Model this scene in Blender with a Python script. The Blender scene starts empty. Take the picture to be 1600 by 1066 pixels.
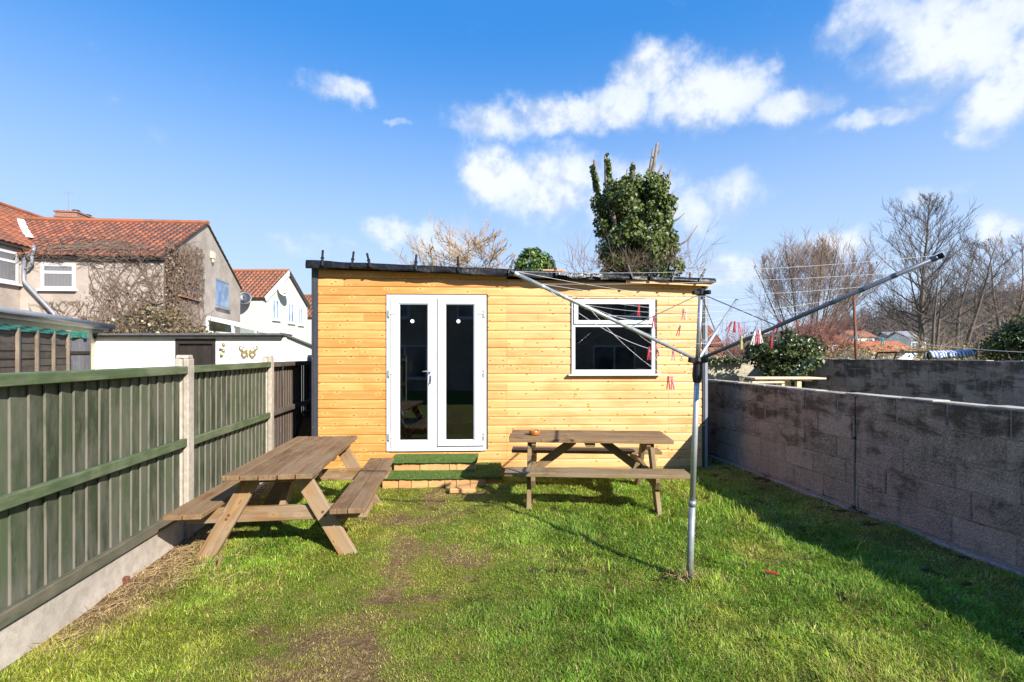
import bpy, math, random
import numpy as np
from mathutils import Vector, Matrix

random.seed(7)
rng = np.random.default_rng(7)
PI = math.pi
scene = bpy.context.scene
COL = scene.collection
F, CX, HZ, H = 760.0, 800.0, 555.0, 1.6      # focal length in photo pixels, centre, horizon row, eye height


def P(x, y, Y):
    return Vector(((x - CX) / F * Y, Y, H - (y - HZ) / F * Y))


def V(*a):
    return Vector(a)


# ------------------------------------------------------------------ objects
def tag(o, label=None, cat=None, group=None, kind=None):
    if label: o['label'] = label
    if cat: o['category'] = cat
    if group: o['group'] = group
    if kind: o['kind'] = kind
    return o


def thing(name, label, cat, loc=(0, 0, 0), rz=0.0, group=None):
    o = bpy.data.objects.new(name, None)
    COL.objects.link(o)
    o.location = loc
    o.rotation_euler = (0, 0, rz)
    o.empty_display_size = 0.1
    return tag(o, label, cat, group)


def kids(o):
    return [c for c in bpy.data.objects if c.parent == o]


def copy_tree(o, parent=None):
    c = o.copy()
    COL.objects.link(c)
    c.parent = parent
    for ch in kids(o):
        copy_tree(ch, c)
    return c


def root_inv(parent):
    m = Matrix.Identity(4)
    o = parent
    while o is not None:
        m = (Matrix.Translation(o.location) @ o.rotation_euler.to_matrix().to_4x4()) @ m
        o = o.parent
    return m.inverted()


class MB:
    """collects shapes; build() links them as one mesh object"""
    def __init__(self):
        self.v, self.f, self.g, self.r, self.e = [], [], [], [], []

    def add(self, verts, faces, gcs=None, r=None, edge=None):
        b = len(self.v)
        if r is None: r = random.random()
        self.v.extend(tuple(p) for p in verts)
        self.f.extend(tuple(b + i for i in fc) for fc in faces)
        self.g.extend(tuple(p) for p in (gcs if gcs is not None else verts))
        self.r.extend([r] * len(verts))
        self.e.extend(edge if edge is not None else [0.0] * len(verts))

    def box(self, c, s, R=None, axis=0, r=None, edge=None):
        if r is None: r = random.random()
        c = Vector(c)
        off = (r * 37.1, r * 91.7 % 13, r * 53.3 % 7)
        vs, gs = [], []
        o = [axis, (axis + 1) % 3, (axis + 2) % 3]
        for dx in (-.5, .5):
            for dy in (-.5, .5):
                for dz in (-.5, .5):
                    l = Vector((dx * s[0], dy * s[1], dz * s[2]))
                    gs.append((l[o[0]] + off[0], l[o[1]] + off[1], l[o[2]] + off[2]))
                    vs.append(c + (R @ l if R is not None else l))
        fs = [(0, 1, 3, 2), (4, 6, 7, 5), (0, 4, 5, 1), (2, 3, 7, 6), (0, 2, 6, 4), (1, 5, 7, 3)]
        self.add(vs, fs, gs, r, edge)

    def bb(self, a, b, axis=0, r=None):
        a, b = Vector(a), Vector(b)
        s = b - a
        self.box((a + b) / 2, (abs(s.x), abs(s.y), abs(s.z)), None, axis, r)

    def beam(self, p0, p1, w, h, up=(0, 0, 1), r=None):
        p0, p1, up = Vector(p0), Vector(p1), Vector(up)
        X = (p1 - p0)
        L = X.length
        X.normalize()
        Yv = up.cross(X).normalized()
        Z = X.cross(Yv)
        R = Matrix((X, Yv, Z)).transposed()
        self.box((p0 + p1) / 2, (L, w, h), R, 0, r)

    def prism(self, poly, o, A, B, N, r=None):
        """polygon (a,b) in the plane o + a*A + b*B, pushed along vector N"""
        o, A, B, N = Vector(o), Vector(A), Vector(B), Vector(N)
        n = len(poly)
        base = [o + A * a + B * b for a, b in poly]
        vs = base + [p + N for p in base]
        L = N.length
        gs = [(0, a, b) for a, b in poly] + [(L, a, b) for a, b in poly]
        fs = [tuple(range(n - 1, -1, -1)), tuple(range(n, 2 * n))]
        fs += [(i, (i + 1) % n, n + (i + 1) % n, n + i) for i in range(n)]
        self.add(vs, fs, gs, r)

    def tube(self, pts, rad, n=6, cap=True, r=None):
        pts = [Vector(p) for p in pts]
        if not isinstance(rad, (list, tuple)): rad = [rad] * len(pts)
        ref = None
        vs, gs, L = [], [], 0.0
        for i, p in enumerate(pts):
            t = (pts[min(i + 1, len(pts) - 1)] - pts[max(i - 1, 0)])
            if t.length < 1e-9: t = Vector((0, 0, 1))
            t.normalize()
            if ref is None:
                ref = Vector((1, 0, 0)) if abs(t.x) < .8 else Vector((0, 1, 0))
            u = (ref - t * ref.dot(t)).normalized()
            ref = u
            w = t.cross(u)
            if i: L += (pts[i] - pts[i - 1]).length
            for k in range(n):
                a = 2 * PI * k / n
                vs.append(p + (u * math.cos(a) + w * math.sin(a)) * rad[i])
                gs.append((L, math.cos(a) * rad[i], math.sin(a) * rad[i]))
        fs = []
        for i in range(len(pts) - 1):
            for k in range(n):
                k2 = (k + 1) % n
                fs.append((i * n + k, i * n + k2, (i + 1) * n + k2, (i + 1) * n + k))
        if cap:
            fs.append(tuple(range(n - 1, -1, -1)))
            m = (len(pts) - 1) * n
            fs.append(tuple(m + k for k in range(n)))
        self.add(vs, fs, gs, r)

    def lathe(self, prof, c, n=20, r=None, cap=True):
        c = Vector(c)
        vs, fs = [], []
        for rr, z in prof:
            for k in range(n):
                a = 2 * PI * k / n
                vs.append(c + Vector((rr * math.cos(a), rr * math.sin(a), z)))
        for i in range(len(prof) - 1):
            for k in range(n):
                k2 = (k + 1) % n
                fs.append((i * n + k, i * n + k2, (i + 1) * n + k2, (i + 1) * n + k))
        if cap:
            fs.append(tuple(range(n - 1, -1, -1)))
            m = (len(prof) - 1) * n
            fs.append(tuple(m + k for k in range(n)))
        self.add(vs, fs, None, r)

    def build(self, name, mat, parent=None, world=False, smooth=False, bevel=0.0, seg=1):
        v = np.array(self.v, dtype=np.float64).reshape(-1, 3)
        if world and parent is not None:
            M = np.array(root_inv(parent))
            v = v @ M[:3, :3].T + M[:3, 3]
        me = bpy.data.meshes.new(name)
        me.from_pydata(v.tolist(), [], self.f)
        a = me.attributes.new('gc', 'FLOAT_VECTOR', 'POINT')
        a.data.foreach_set('vector', np.array(self.g, dtype=np.float32).ravel())
        a = me.attributes.new('rnd', 'FLOAT', 'POINT')
        a.data.foreach_set('value', np.array(self.r, dtype=np.float32))
        if any(self.e):
            a = me.attributes.new('edge', 'FLOAT', 'POINT')
            a.data.foreach_set('value', np.array(self.e, dtype=np.float32))
        if smooth:
            me.polygons.foreach_set('use_smooth', [True] * len(me.polygons))
        me.materials.append(mat)
        me.update()
        o = bpy.data.objects.new(name, me)
        COL.objects.link(o)
        o.parent = parent
        if bevel > 0:
            b = o.modifiers.new('bevel', 'BEVEL')
            b.width = bevel
            b.segments = seg
            b.limit_method = 'ANGLE'
            b.angle_limit = math.radians(40)
        return o


def np_mesh(name, verts, tris_or_quads, mat, parent=None, attrs=None, smooth=False):
    """verts (n,3), list of (k,m) index arrays"""
    me = bpy.data.meshes.new(name)
    me.vertices.add(len(verts))
    me.vertices.foreach_set('co', np.asarray(verts, dtype=np.float32).ravel())
    loops = np.concatenate([q.ravel() for q in tris_or_quads]).astype(np.int32)
    sizes = np.concatenate([np.full(len(q), q.shape[1], dtype=np.int32) for q in tris_or_quads])
    starts = np.concatenate([[0], np.cumsum(sizes)[:-1]]).astype(np.int32)
    me.loops.add(len(loops))
    me.loops.foreach_set('vertex_index', loops)
    me.polygons.add(len(sizes))
    me.polygons.foreach_set('loop_start', starts)
    me.polygons.foreach_set('loop_total', sizes)
    me.update(calc_edges=True)
    for k, (typ, arr) in (attrs or {}).items():
        a = me.attributes.new(k, typ, 'POINT')
        key = {'FLOAT': 'value', 'FLOAT_VECTOR': 'vector', 'FLOAT_COLOR': 'color'}[typ]
        a.data.foreach_set(key, np.asarray(arr, dtype=np.float32).ravel())
    if smooth:
        me.polygons.foreach_set('use_smooth', [True] * len(sizes))
    me.materials.append(mat)
    o = bpy.data.objects.new(name, me)
    COL.objects.link(o)
    o.parent = parent
    return o


def vnoise(x, y, seed=0):
    xi, yi = np.floor(x).astype(np.int64), np.floor(y).astype(np.int64)
    xf, yf = x - xi, y - yi

    def h(a, b):
        n = (a * 374761393 + b * 668265263 + seed * 974634617) & 0xffffffff
        n = ((n ^ (n >> 13)) * 1274126177) & 0xffffffff
        return ((n ^ (n >> 16)) & 0xffff) / 65535.0
    u, v = xf * xf * (3 - 2 * xf), yf * yf * (3 - 2 * yf)
    return (h(xi, yi) * (1 - u) + h(xi + 1, yi) * u) * (1 - v) + (h(xi, yi + 1) * (1 - u) + h(xi + 1, yi + 1) * u) * v


def fbm(x, y, seed=0, oct=4):
    s, a, t = 0, .5, 0
    for i in range(oct):
        s = s + a * vnoise(x * 2 ** i, y * 2 ** i, seed + i)
        t += a
        a *= .5
    return s / t


def sstep(a, b, x):
    t = np.clip((x - a) / (b - a), 0, 1)
    return t * t * (3 - 2 * t)


# ------------------------------------------------------------------ materials
class NT:
    def __init__(self, nt):
        self.nt = nt
        self.nodes = nt.nodes

    def put(self, inp, v):
        if v is None: return
        if isinstance(v, bpy.types.NodeSocket):
            self.nt.links.new(v, inp)
        else:
            if inp.type == 'RGBA' and len(v) == 3: v = (*v, 1)
            inp.default_value = v

    def n(self, typ, ins=None, **props):
        nd = self.nodes.new(typ)
        for k, v in props.items(): setattr(nd, k, v)
        for k, v in (ins or {}).items(): self.put(nd.inputs[k], v)
        return nd

    def m(self, op, a, b=None, c=None, clamp=False):
        nd = self.n('ShaderNodeMath', operation=op, use_clamp=clamp)
        self.put(nd.inputs[0], a)
        if b is not None: self.put(nd.inputs[1], b)
        if c is not None: self.put(nd.inputs[2], c)
        return nd.outputs[0]

    def vm(self, op, a, b=None):
        nd = self.n('ShaderNodeVectorMath', operation=op)
        self.put(nd.inputs[0], a)
        if b is not None: self.put(nd.inputs[1], b)
        return nd.outputs['Value'] if op in ('LENGTH', 'DOT_PRODUCT', 'DISTANCE') else nd.outputs[0]

    def mix(self, f, a, b, blend='MIX'):
        nd = self.n('ShaderNodeMix', data_type='RGBA', blend_type=blend)
        self.put(nd.inputs[0], f)
        self.put(nd.inputs[6], a)
        self.put(nd.inputs[7], b)
        return nd.outputs[2]

    def noise(self, vec, scale=5, detail=4, rough=.55, dist=0.0):
        nd = self.n('ShaderNodeTexNoise', {'Scale': scale, 'Detail': detail, 'Roughness': rough, 'Distortion': dist})
        self.put(nd.inputs['Vector'], vec)
        return nd.outputs[0]

    def rng(self, v, a, b, c=0.0, d=1.0, smooth=True):
        nd = self.n('ShaderNodeMapRange', interpolation_type='SMOOTHSTEP' if smooth else 'LINEAR')
        for i, x in enumerate((v, a, b, c, d)): self.put(nd.inputs[i], x)
        return nd.outputs[0]

    def attr(self, name, out='Vector'):
        return self.n('ShaderNodeAttribute', attribute_name=name).outputs[out]

    def obj(self):
        return self.n('ShaderNodeTexCoord').outputs['Object']

    def pos(self):
        return self.n('ShaderNodeNewGeometry').outputs['Position']

    def sep(self, v):
        return self.n('ShaderNodeSeparateXYZ', {0: v}).outputs

    def bump(self, h, strength=.3, dist=.01):
        return self.n('ShaderNodeBump', {'Height': h, 'Strength': strength, 'Distance': dist}).outputs[0]

    def out(self, sh):
        o = self.n('ShaderNodeOutputMaterial')
        self.nt.links.new(sh, o.inputs[0])

    def pbsdf(self, col, rough=.6, normal=None, metal=0.0, spec=.5, **kw):
        b = self.n('ShaderNodeBsdfPrincipled', {'Base Color': col, 'Roughness': rough, 'Metallic': metal, 'Specular IOR Level': spec})
        if normal is not None: self.put(b.inputs['Normal'], normal)
        for k, v in kw.items(): self.put(b.inputs[k], v)
        self.out(b.outputs[0])
        return b


def mat(name, fn):
    m = bpy.data.materials.new(name)
    m.use_nodes = True
    m.node_tree.nodes.clear()
    fn(NT(m.node_tree))
    return m


def plain(name, col, rough=.5, metal=0.0, var=.15, scale=6.0, bump=0.0, spec=.5):
    def fn(t):
        p = t.obj()
        n = t.noise(p, scale, 5)
        n2 = t.noise(p, scale * 9, 3)
        f = t.m('ADD', t.m('MULTIPLY', n, .7), t.m('MULTIPLY', n2, .3))
        c = t.mix(t.rng(f, .3, .7), tuple(x * (1 - var) for x in col), tuple(min(1, x * (1 + var)) for x in col))
        r = t.m('ADD', rough - .06, t.m('MULTIPLY', n, .12))
        t.pbsdf(c, r, t.bump(n2, bump, .005) if bump else None, metal, spec)
    return mat(name, fn)


def wood(name, ca, cb, cdark, knot=.5, rough=.55, weather=None, wamt=0.0, gscale=1.0, spec=.4, rv=.35, kscale=5.0, worn=None, overexposed=None):
    """planks: attribute gc runs along the grain, rnd differs for each plank"""
    def fn(t):
        g = t.attr('gc')
        r = t.attr('rnd', 'Fac')
        warp = t.noise(g, 3.0, 2)
        g2 = t.vm('ADD', g, t.n('ShaderNodeCombineXYZ', {1: t.m('MULTIPLY', warp, .03), 2: t.m('MULTIPLY', warp, .02)}).outputs[0])
        fine = t.noise(t.vm('MULTIPLY', g2, (3 * gscale, 120 * gscale, 120 * gscale)), 1.0, 4, .6)
        broad = t.noise(t.vm('MULTIPLY', g2, (1.1 * gscale, 22 * gscale, 22 * gscale)), 1.0, 3, .55, .6)
        f = t.m('ADD', t.m('MULTIPLY', fine, .45), t.m('MULTIPLY', broad, .55))
        c = t.mix(t.rng(f, .32, .68), ca, cb)
        c = t.mix(t.m('MULTIPLY', t.m('ABSOLUTE', t.m('SUBTRACT', r, .5)), rv * 2), c, t.mix(t.m('GREATER_THAN', r, .5), tuple(x * .72 for x in ca), tuple(min(1, x * 1.22) for x in cb)))
        if overexposed:      # boards paler towards the right: overexposed brightness painted into their colour
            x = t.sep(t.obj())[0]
            c = t.mix(t.m('MULTIPLY', t.rng(t.m('ADD', x, t.m('MULTIPLY', broad, 1.2)), 1.6, 4.6), .55), c, overexposed)
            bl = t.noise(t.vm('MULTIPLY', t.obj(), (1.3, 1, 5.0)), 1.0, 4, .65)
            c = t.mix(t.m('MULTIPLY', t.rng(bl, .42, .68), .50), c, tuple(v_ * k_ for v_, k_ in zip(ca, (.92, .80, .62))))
        h = f
        if knot:
            vo = t.n('ShaderNodeTexVoronoi', {'Scale': kscale, 'Randomness': 1.0}, voronoi_dimensions='2D', feature='F1')
            t.put(vo.inputs['Vector'], t.vm('MULTIPLY', g2, (.8, 1.6, 0)))
            d = vo.outputs['Distance']
            d = t.m('ADD', d, t.m('MULTIPLY', t.m('SUBTRACT', fine, .5), .03))
            c = t.mix(t.m('MULTIPLY', t.rng(d, .24, .06), .55), c, tuple(min(1, x * 1.18) for x in cb))
            c = t.mix(t.m('MULTIPLY', t.rng(d, .075, .045), knot), c, cdark)
        if weather:
            w = t.noise(t.vm('MULTIPLY', g, (2.5, 9, 9)), 1.0, 5, .65)
            w2 = t.noise(t.pos(), 2.3, 3)
            c = t.mix(t.m('MULTIPLY', t.rng(t.m('ADD', t.m('MULTIPLY', w, .65), t.m('MULTIPLY', w2, .35)), .42, .62), wamt), c, weather)
        if worn:
            e = t.attr('edge', 'Fac')
            n3 = t.noise(t.vm('MULTIPLY', g, (6, 40, 40)), 1.0, 4, .65)
            c = t.mix(t.m('MULTIPLY', t.rng(t.m('ADD', e, t.m('MULTIPLY', t.m('SUBTRACT', t.noise(t.vm('MULTIPLY', g, (4, 12, 12)), 1.0, 4, .7), .5), .26)), .93, 1.02), .6), c, worn)
            z = t.sep(t.pos())[2]
            c = t.mix(t.m('MULTIPLY', t.rng(t.m('ADD', z, t.m('MULTIPLY', n3, .7)), .82, .5), .5), c, worn)
        rr = t.m('ADD', rough - .1, t.m('MULTIPLY', f, .2))
        t.pbsdf(c, rr, t.bump(h, .35, .004), 0, spec)
    return mat(name, fn)


M = {}
M['clad'] = wood('pine_cladding', (.53, .235, .055), (.68, .365, .125), (.25, .08, .018), knot=.85, rough=.45, spec=.4, rv=.42, kscale=4.2, overexposed=(.80, .525, .26))
M['step_wood'] = wood('step_timber', (.50, .24, .08), (.62, .36, .15), (.2, .08, .03), knot=.5, weather=(.30, .22, .15), wamt=.35)
M['table'] = wood('weathered_timber', (.165, .102, .045), (.285, .195, .098), (.06, .035, .02), knot=.6, rough=.75, weather=(.27, .225, .155), wamt=.5, spec=.2)
M['table_top'] = wood('weathered_tabletop', (.115, .060, .028), (.235, .145, .072), (.04, .022, .014), knot=.5, rough=.8, weather=(.26, .19, .115), wamt=.5, spec=.2)
M['table_leg'] = wood('treated_timber', (.18, .098, .042), (.32, .20, .098), (.09, .05, .02), knot=.6, rough=.7, weather=(.30, .25, .19), wamt=.5, spec=.2)
M['fence_green'] = wood('green_painted_boards', (.047, .060, .033), (.083, .103, .056), (.018, .022, .014), knot=.4, rough=.8, weather=(.15, .142, .108), wamt=.7, spec=.15, rv=.8, worn=(.21, .185, .155))
M['fence_rail'] = wood('green_painted_rail', (.050, .075, .032), (.078, .108, .048), (.02, .03, .018), knot=.2, rough=.7, weather=(.24, .25, .17), wamt=.4, spec=.25)
M['fence_low'] = wood('worn_green_rail', (.055, .07, .04), (.11, .115, .075), (.03, .03, .02), knot=.2, rough=.8, weather=(.17, .135, .10), wamt=.75, spec=.2)
M['fence_edge'] = wood('bare_fence_timber', (.15, .115, .085), (.23, .18, .135), (.05, .035, .02), knot=.3, rough=.8, weather=(.09, .08, .06), wamt=.5, spec=.2)
M['fence_brown'] = wood('brown_fence_boards', (.075, .055, .042), (.13, .10, .078), (.03, .02, .015), knot=.3, rough=.8, weather=(.17, .14, .115), wamt=.5, spec=.2)
M['dark_door'] = wood('black_stained_boards', (.018, .013, .011), (.04, .03, .026), (.01, .008, .007), knot=.2, rough=.6)
M['grey_gate'] = wood('grey_gate_boards', (.085, .085, .10), (.14, .14, .16), (.03, .03, .03), knot=.1, rough=.7)
M['pale_wood'] = wood('pale_new_timber', (.55, .40, .24), (.68, .55, .38), (.3, .16, .06), knot=.4, rough=.6)
M['floor_wood'] = wood('laminate_floor', (.34, .21, .11), (.45, .30, .17), (.2, .1, .05), knot=.2, rough=.35)
M['upvc'] = plain('white_upvc', (.66, .67, .68), .28, var=.02, scale=2)
M['white_paint'] = plain('white_painted_render', (.84, .84, .83), .8, var=.04, scale=3, bump=.3)
M['chrome'] = plain('chrome', (.75, .75, .76), .18, 1.0, .05)
M['alu'] = plain('aluminium_tube', (.42, .44, .45), .42, .5, .14, 9)
M['galv'] = plain('galvanised_steel', (.26, .285, .285), .5, .35, .22, 14)
M['blue_grey_tube'] = plain('blue_grey_arm', (.13, .15, .19), .35, .5, .15, 10)
M['black_plastic'] = plain('black_plastic', (.010, .010, .011), .5, var=.3, spec=.3)
M['line'] = plain('washing_line_cord', (.55, .55, .57), .5, var=.06)
M['grey_trim'] = plain('grey_corner_trim', (.05, .053, .062), .42, .15, .12)
M['light_trim'] = plain('pale_grey_trim', (.30, .32, .35), .4, .3, .1)
M['dark_wall'] = plain('black_shed_sheet', (.03, .031, .035), .55, var=.2)
M['inner_wall'] = plain('dark_inner_wall', (.035, .035, .042), .8, var=.1)
M['amber'] = plain('amber_ashtray', (.33, .12, .02), .3, var=.2, scale=30)
M['sofa'] = plain('grey_sofa_fabric', (.42, .44, .44), .85, var=.2, scale=60)
M['cushion'] = plain('green_cushion', (.10, .30, .13), .8, var=.25, scale=60)
M['red_peg'] = plain('red_peg', (.46, .035, .04), .45, var=.15, scale=40)
M['pink_peg'] = plain('pink_peg', (.72, .16, .26), .45, var=.15, scale=40)
M['magenta_peg'] = plain('magenta_peg', (.65, .05, .30), .45, var=.1, scale=40)
M['white_peg'] = plain('white_peg', (.75, .72, .66), .5, var=.1, scale=40)
M['green_peg'] = plain('lime_peg', (.52, .56, .22), .45, var=.1, scale=40)
M['teal_peg'] = plain('teal_peg', (.03, .36, .38), .45, var=.1, scale=40)
M['bark'] = plain('grey_brown_bark', (.14, .105, .085), .9, var=.4, scale=9, bump=.6)
M['bark_pale'] = plain('pale_cut_limb', (.19, .16, .13), .9, var=.3, scale=12, bump=.5)
M['bark_tan'] = plain('tan_lichen_bark', (.30, .20, .10), .9, var=.35, scale=8, bump=.4)
M['twig_far'] = plain('far_twig', (.125, .098, .085), .9, var=.3, scale=2)
M['twig_warm'] = plain('warm_twig', (.23, .155, .12), .9, var=.3, scale=2)
M['vine'] = plain('dry_vine_stem', (.125, .085, .06), .9, var=.4, scale=6)
M['red_twig'] = plain('red_twig', (.22, .085, .06), .8, var=.35, scale=3)
M['straw'] = plain('dry_straw_stem', (.36, .255, .13), .8, var=.3, scale=8)
M['gutter'] = plain('grey_gutter', (.22, .23, .26), .4, .1, .15)
M['dark_fascia'] = plain('dark_fascia', (.035, .03, .028), .7, var=.3)
M['dish'] = plain('grey_dish', (.25, .26, .28), .5, .2, .1)
M['cream_dish'] = plain('weathered_cream_dish', (.5, .49, .45), .5, .1, .1)
M['alarm'] = plain('cream_alarm_box', (.62, .58, .42), .4, var=.05)
M['butterfly'] = plain('painted_metal_ornament', (.34, .24, .13), .45, .3, .5, 30)
M['netting'] = plain('green_netting', (.025, .16, .12), .8, var=.3, scale=20)
M['felt'] = plain('grey_roof_felt', (.10, .095, .095), .9, var=.3, scale=8, bump=.4)
M['stripe_red'] = plain('red_roof_far', (.40, .12, .05), .8, var=.3, scale=3)
M['grey_roof'] = plain('grey_far_roof', (.22, .22, .24), .8, var=.2)
M['sticker'] = plain('white_sticker', (.85, .88, .92), .4, var=.02)
M['rust'] = plain('rusty_iron', (.16, .065, .035), .8, .2, .4, 20)
M['lock'] = plain('steel_lock', (.5, .5, .5), .3, .9, .1)
M['black_bag'] = plain('black_polythene', (.02, .02, .023), .3, var=.3, scale=12, bump=.5)


def f_glass(tint=(.80, .84, .84), dens=.55):
    def fn(t):
        lw = t.n('ShaderNodeFresnel', {'IOR': 1.5}).outputs[0]
        gl = t.n('ShaderNodeBsdfGlossy', {'Color': (.9, .95, 1, 1), 'Roughness': .015}).outputs[0]
        tr = t.n('ShaderNodeBsdfTransparent', {'Color': (*tint, 1)}).outputs[0]
        mx = t.n('ShaderNodeMixShader')
        t.put(mx.inputs[0], t.m('ADD', t.m('MULTIPLY', lw, 1.3), .01))
        t.put(mx.inputs[1], tr)
        t.put(mx.inputs[2], gl)
        t.out(mx.outputs[0])
    return fn


M['glass'] = mat('window_glass', f_glass())
M['clear_glass'] = mat('conservatory_glass', f_glass((.75, .82, .80)))


def f_pane(t):
    p = t.obj()
    n = t.noise(p, 1.4, 2)
    c = t.mix(t.rng(n, .4, .6), (.05, .065, .085), (.16, .18, .20))
    t.pbsdf(c, .06, None, 0, .9)


M['house_pane'] = mat('reflective_pane', f_pane)


def f_net(t):
    p = t.obj()
    w = t.n('ShaderNodeTexWave', {'Scale': 7.0, 'Distortion': 2.0}).outputs[1]
    c = t.mix(w, (.13, .13, .135), (.21, .21, .22))
    t.pbsdf(c, .12, None, 0, .6)


M['net_pane'] = mat('pane_with_net_curtain', f_net)


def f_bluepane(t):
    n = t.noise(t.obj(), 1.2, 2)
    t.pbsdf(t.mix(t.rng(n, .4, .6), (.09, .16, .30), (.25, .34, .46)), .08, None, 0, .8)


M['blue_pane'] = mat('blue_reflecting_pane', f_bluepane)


def f_membrane(t):
    p = t.obj()
    n = t.noise(p, 9, 4, .6, 1.2)
    n2 = t.noise(p, 40, 3)
    c = t.mix(t.rng(n, .35, .75), (.006, .006, .007), (.022, .022, .024))
    t.pbsdf(c, t.m('ADD', .26, t.m('MULTIPLY', n2, .25)), t.bump(n, .4, .03), 0, .3)


M['membrane'] = mat('black_roof_membrane', f_membrane)


def f_foil(t):
    p = t.obj()
    n = t.noise(p, 22, 4, .6, 1.5)
    t.pbsdf(t.mix(t.rng(n, .4, .6), (.03, .03, .033), (.36, .36, .38)), .32, t.bump(n, .9, .03), .4, .5)


M['foil'] = mat('crumpled_silver_foil', f_foil)


def f_concrete(c1, c2, sc=14.0, stain=.5):
    def fn(t):
        p = t.pos()
        n = t.noise(p, sc, 6, .65)
        n2 = t.noise(p, 2.2, 3)
        n3 = t.noise(p, 160, 2)
        c = t.mix(t.rng(n, .3, .7), c1, c2)
        c = t.mix(t.m('MULTIPLY', t.rng(n2, .45, .7), stain), c, tuple(x * .62 for x in c1))
        t.pbsdf(c, .85, t.bump(t.m('ADD', n, n3), .5, .006), 0, .25)
    return fn


M['concrete'] = mat('pale_concrete', f_concrete((.40, .345, .285), (.54, .475, .405), 16, .35))
M['concrete_post'] = mat('post_concrete', f_concrete((.34, .295, .235), (.46, .405, .335), 22, .5))


def f_mortar(t):
    p = t.pos()
    n = t.noise(p, 3.4, 4, .65)
    n2 = t.noise(p, 40, 4, .7)
    c = t.mix(t.rng(n2, .3, .7), (.20, .158, .14), (.36, .295, .265))
    c = t.mix(t.rng(n, .54, .64), c, (.06, .048, .040))          # joints washed out and dark in places
    t.pbsdf(c, .95, t.bump(n2, .8, .008), 0, .1)


M['mortar'] = mat('grey_mortar', f_mortar)
M['cap'] = mat('mortar_capping', f_concrete((.34, .30, .23), (.52, .47, .39), 14, .6))


def f_block(t, a=(.30, .235, .196), b=(.49, .395, .335)):
    p = t.pos()
    r = t.attr('rnd', 'Fac')
    n = t.noise(p, 7, 7, .72)
    fine = t.noise(p, 42, 5, .8)
    n2 = t.noise(t.vm('MULTIPLY', p, (1.0, 1.0, 2.6)), 1.7, 6, .68, .5)
    drip = t.noise(t.vm('MULTIPLY', p, (5.5, 5.5, .9)), 1.0, 5, .65)
    vo = t.n('ShaderNodeTexVoronoi', {'Scale': 60.0})
    t.put(vo.inputs['Vector'], p)
    c = t.mix(t.rng(n, .3, .72), a, b)
    c = t.mix(t.m('MULTIPLY', t.rng(fine, .38, .66), .75), c, (.10, .082, .078))
    c = t.mix(t.m('MULTIPLY', r, .40), c, tuple(x * 1.25 for x in b))
    c = t.mix(t.m('MULTIPLY', t.rng(t.noise(p, 1.6, 4, .6), .50, .64), .5), c, (.42, .30, .285))       # pinkish bare blocks
    z = t.sep(p)[2]
    damp = t.rng(t.m('ADD', t.m('ADD', t.m('MULTIPLY', n2, .7), t.m('MULTIPLY', drip, .3)), t.m('MULTIPLY', z, .09)), .55, .68)
    c = t.mix(t.m('MULTIPLY', damp, .80), c, (.060, .047, .036))                                            # soot and algae
    c = t.mix(t.m('MULTIPLY', t.rng(t.noise(p, 48, 4, .75), .63, .74), .6), c, (.50, .46, .43))          # pale lichen specks
    t.pbsdf(c, .95, t.bump(t.m('ADD', t.m('MULTIPLY', fine, 1.2), vo.outputs['Distance']), 1.0, .012), 0, .1)


M['block'] = mat('weathered_concrete_block', f_block)
M['block_pale'] = mat('cream_concrete_block', lambda t: f_concrete((.38, .33, .24), (.50, .45, .34), 9, .2)(t))


def f_render(c1, c2):
    def fn(t):
        p = t.obj()
        n = t.noise(p, 1.6, 5, .65)
        n2 = t.noise(p, 55, 3, .7)
        c = t.mix(t.rng(n, .3, .7), c1, c2)
        c = t.mix(t.m('MULTIPLY', t.rng(n2, .5, .75), .3), c, tuple(x * .6 for x in c1))
        t.pbsdf(c, .9, t.bump(n2, .7, .012), 0, .2)
    return fn


M['pebbledash'] = mat('pebbledash_render', f_render((.335, .275, .232), (.45, .385, .335)))
M['cream_render'] = mat('cream_render', f_render((.50, .485, .445), (.58, .565, .525)))
M['yellow_render'] = mat('yellowish_render', f_render((.47, .42, .28), (.57, .53, .39)))


def f_tile(t):
    r = t.attr('rnd', 'Fac')
    p = t.obj()
    n = t.noise(p, 1.3, 4, .6)
    n2 = t.noise(p, 14, 4, .7)
    c = t.mix(r, (.22, .068, .034), (.40, .135, .065))
    c = t.mix(t.m('MULTIPLY', t.rng(n, .44, .66), .65), c, (.13, .075, .05))
    c = t.mix(t.m('MULTIPLY', t.rng(n2, .55, .75), .45), c, (.20, .16, .10))
    t.pbsdf(c, .8, t.bump(n2, .3, .01), 0, .3)


M['tile'] = mat('orange_clay_tile', f_tile)


def f_tile2(t):
    r = t.attr('rnd', 'Fac')
    n = t.noise(t.obj(), 1.3, 4, .6)
    c = t.mix(r, (.24, .09, .045), (.36, .135, .065))
    c = t.mix(t.m('MULTIPLY', t.rng(n, .5, .72), .5), c, (.15, .085, .055))
    t.pbsdf(c, .8, None, 0, .3)


M['tile_brown'] = mat('brown_clay_tile', f_tile2)


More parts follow.
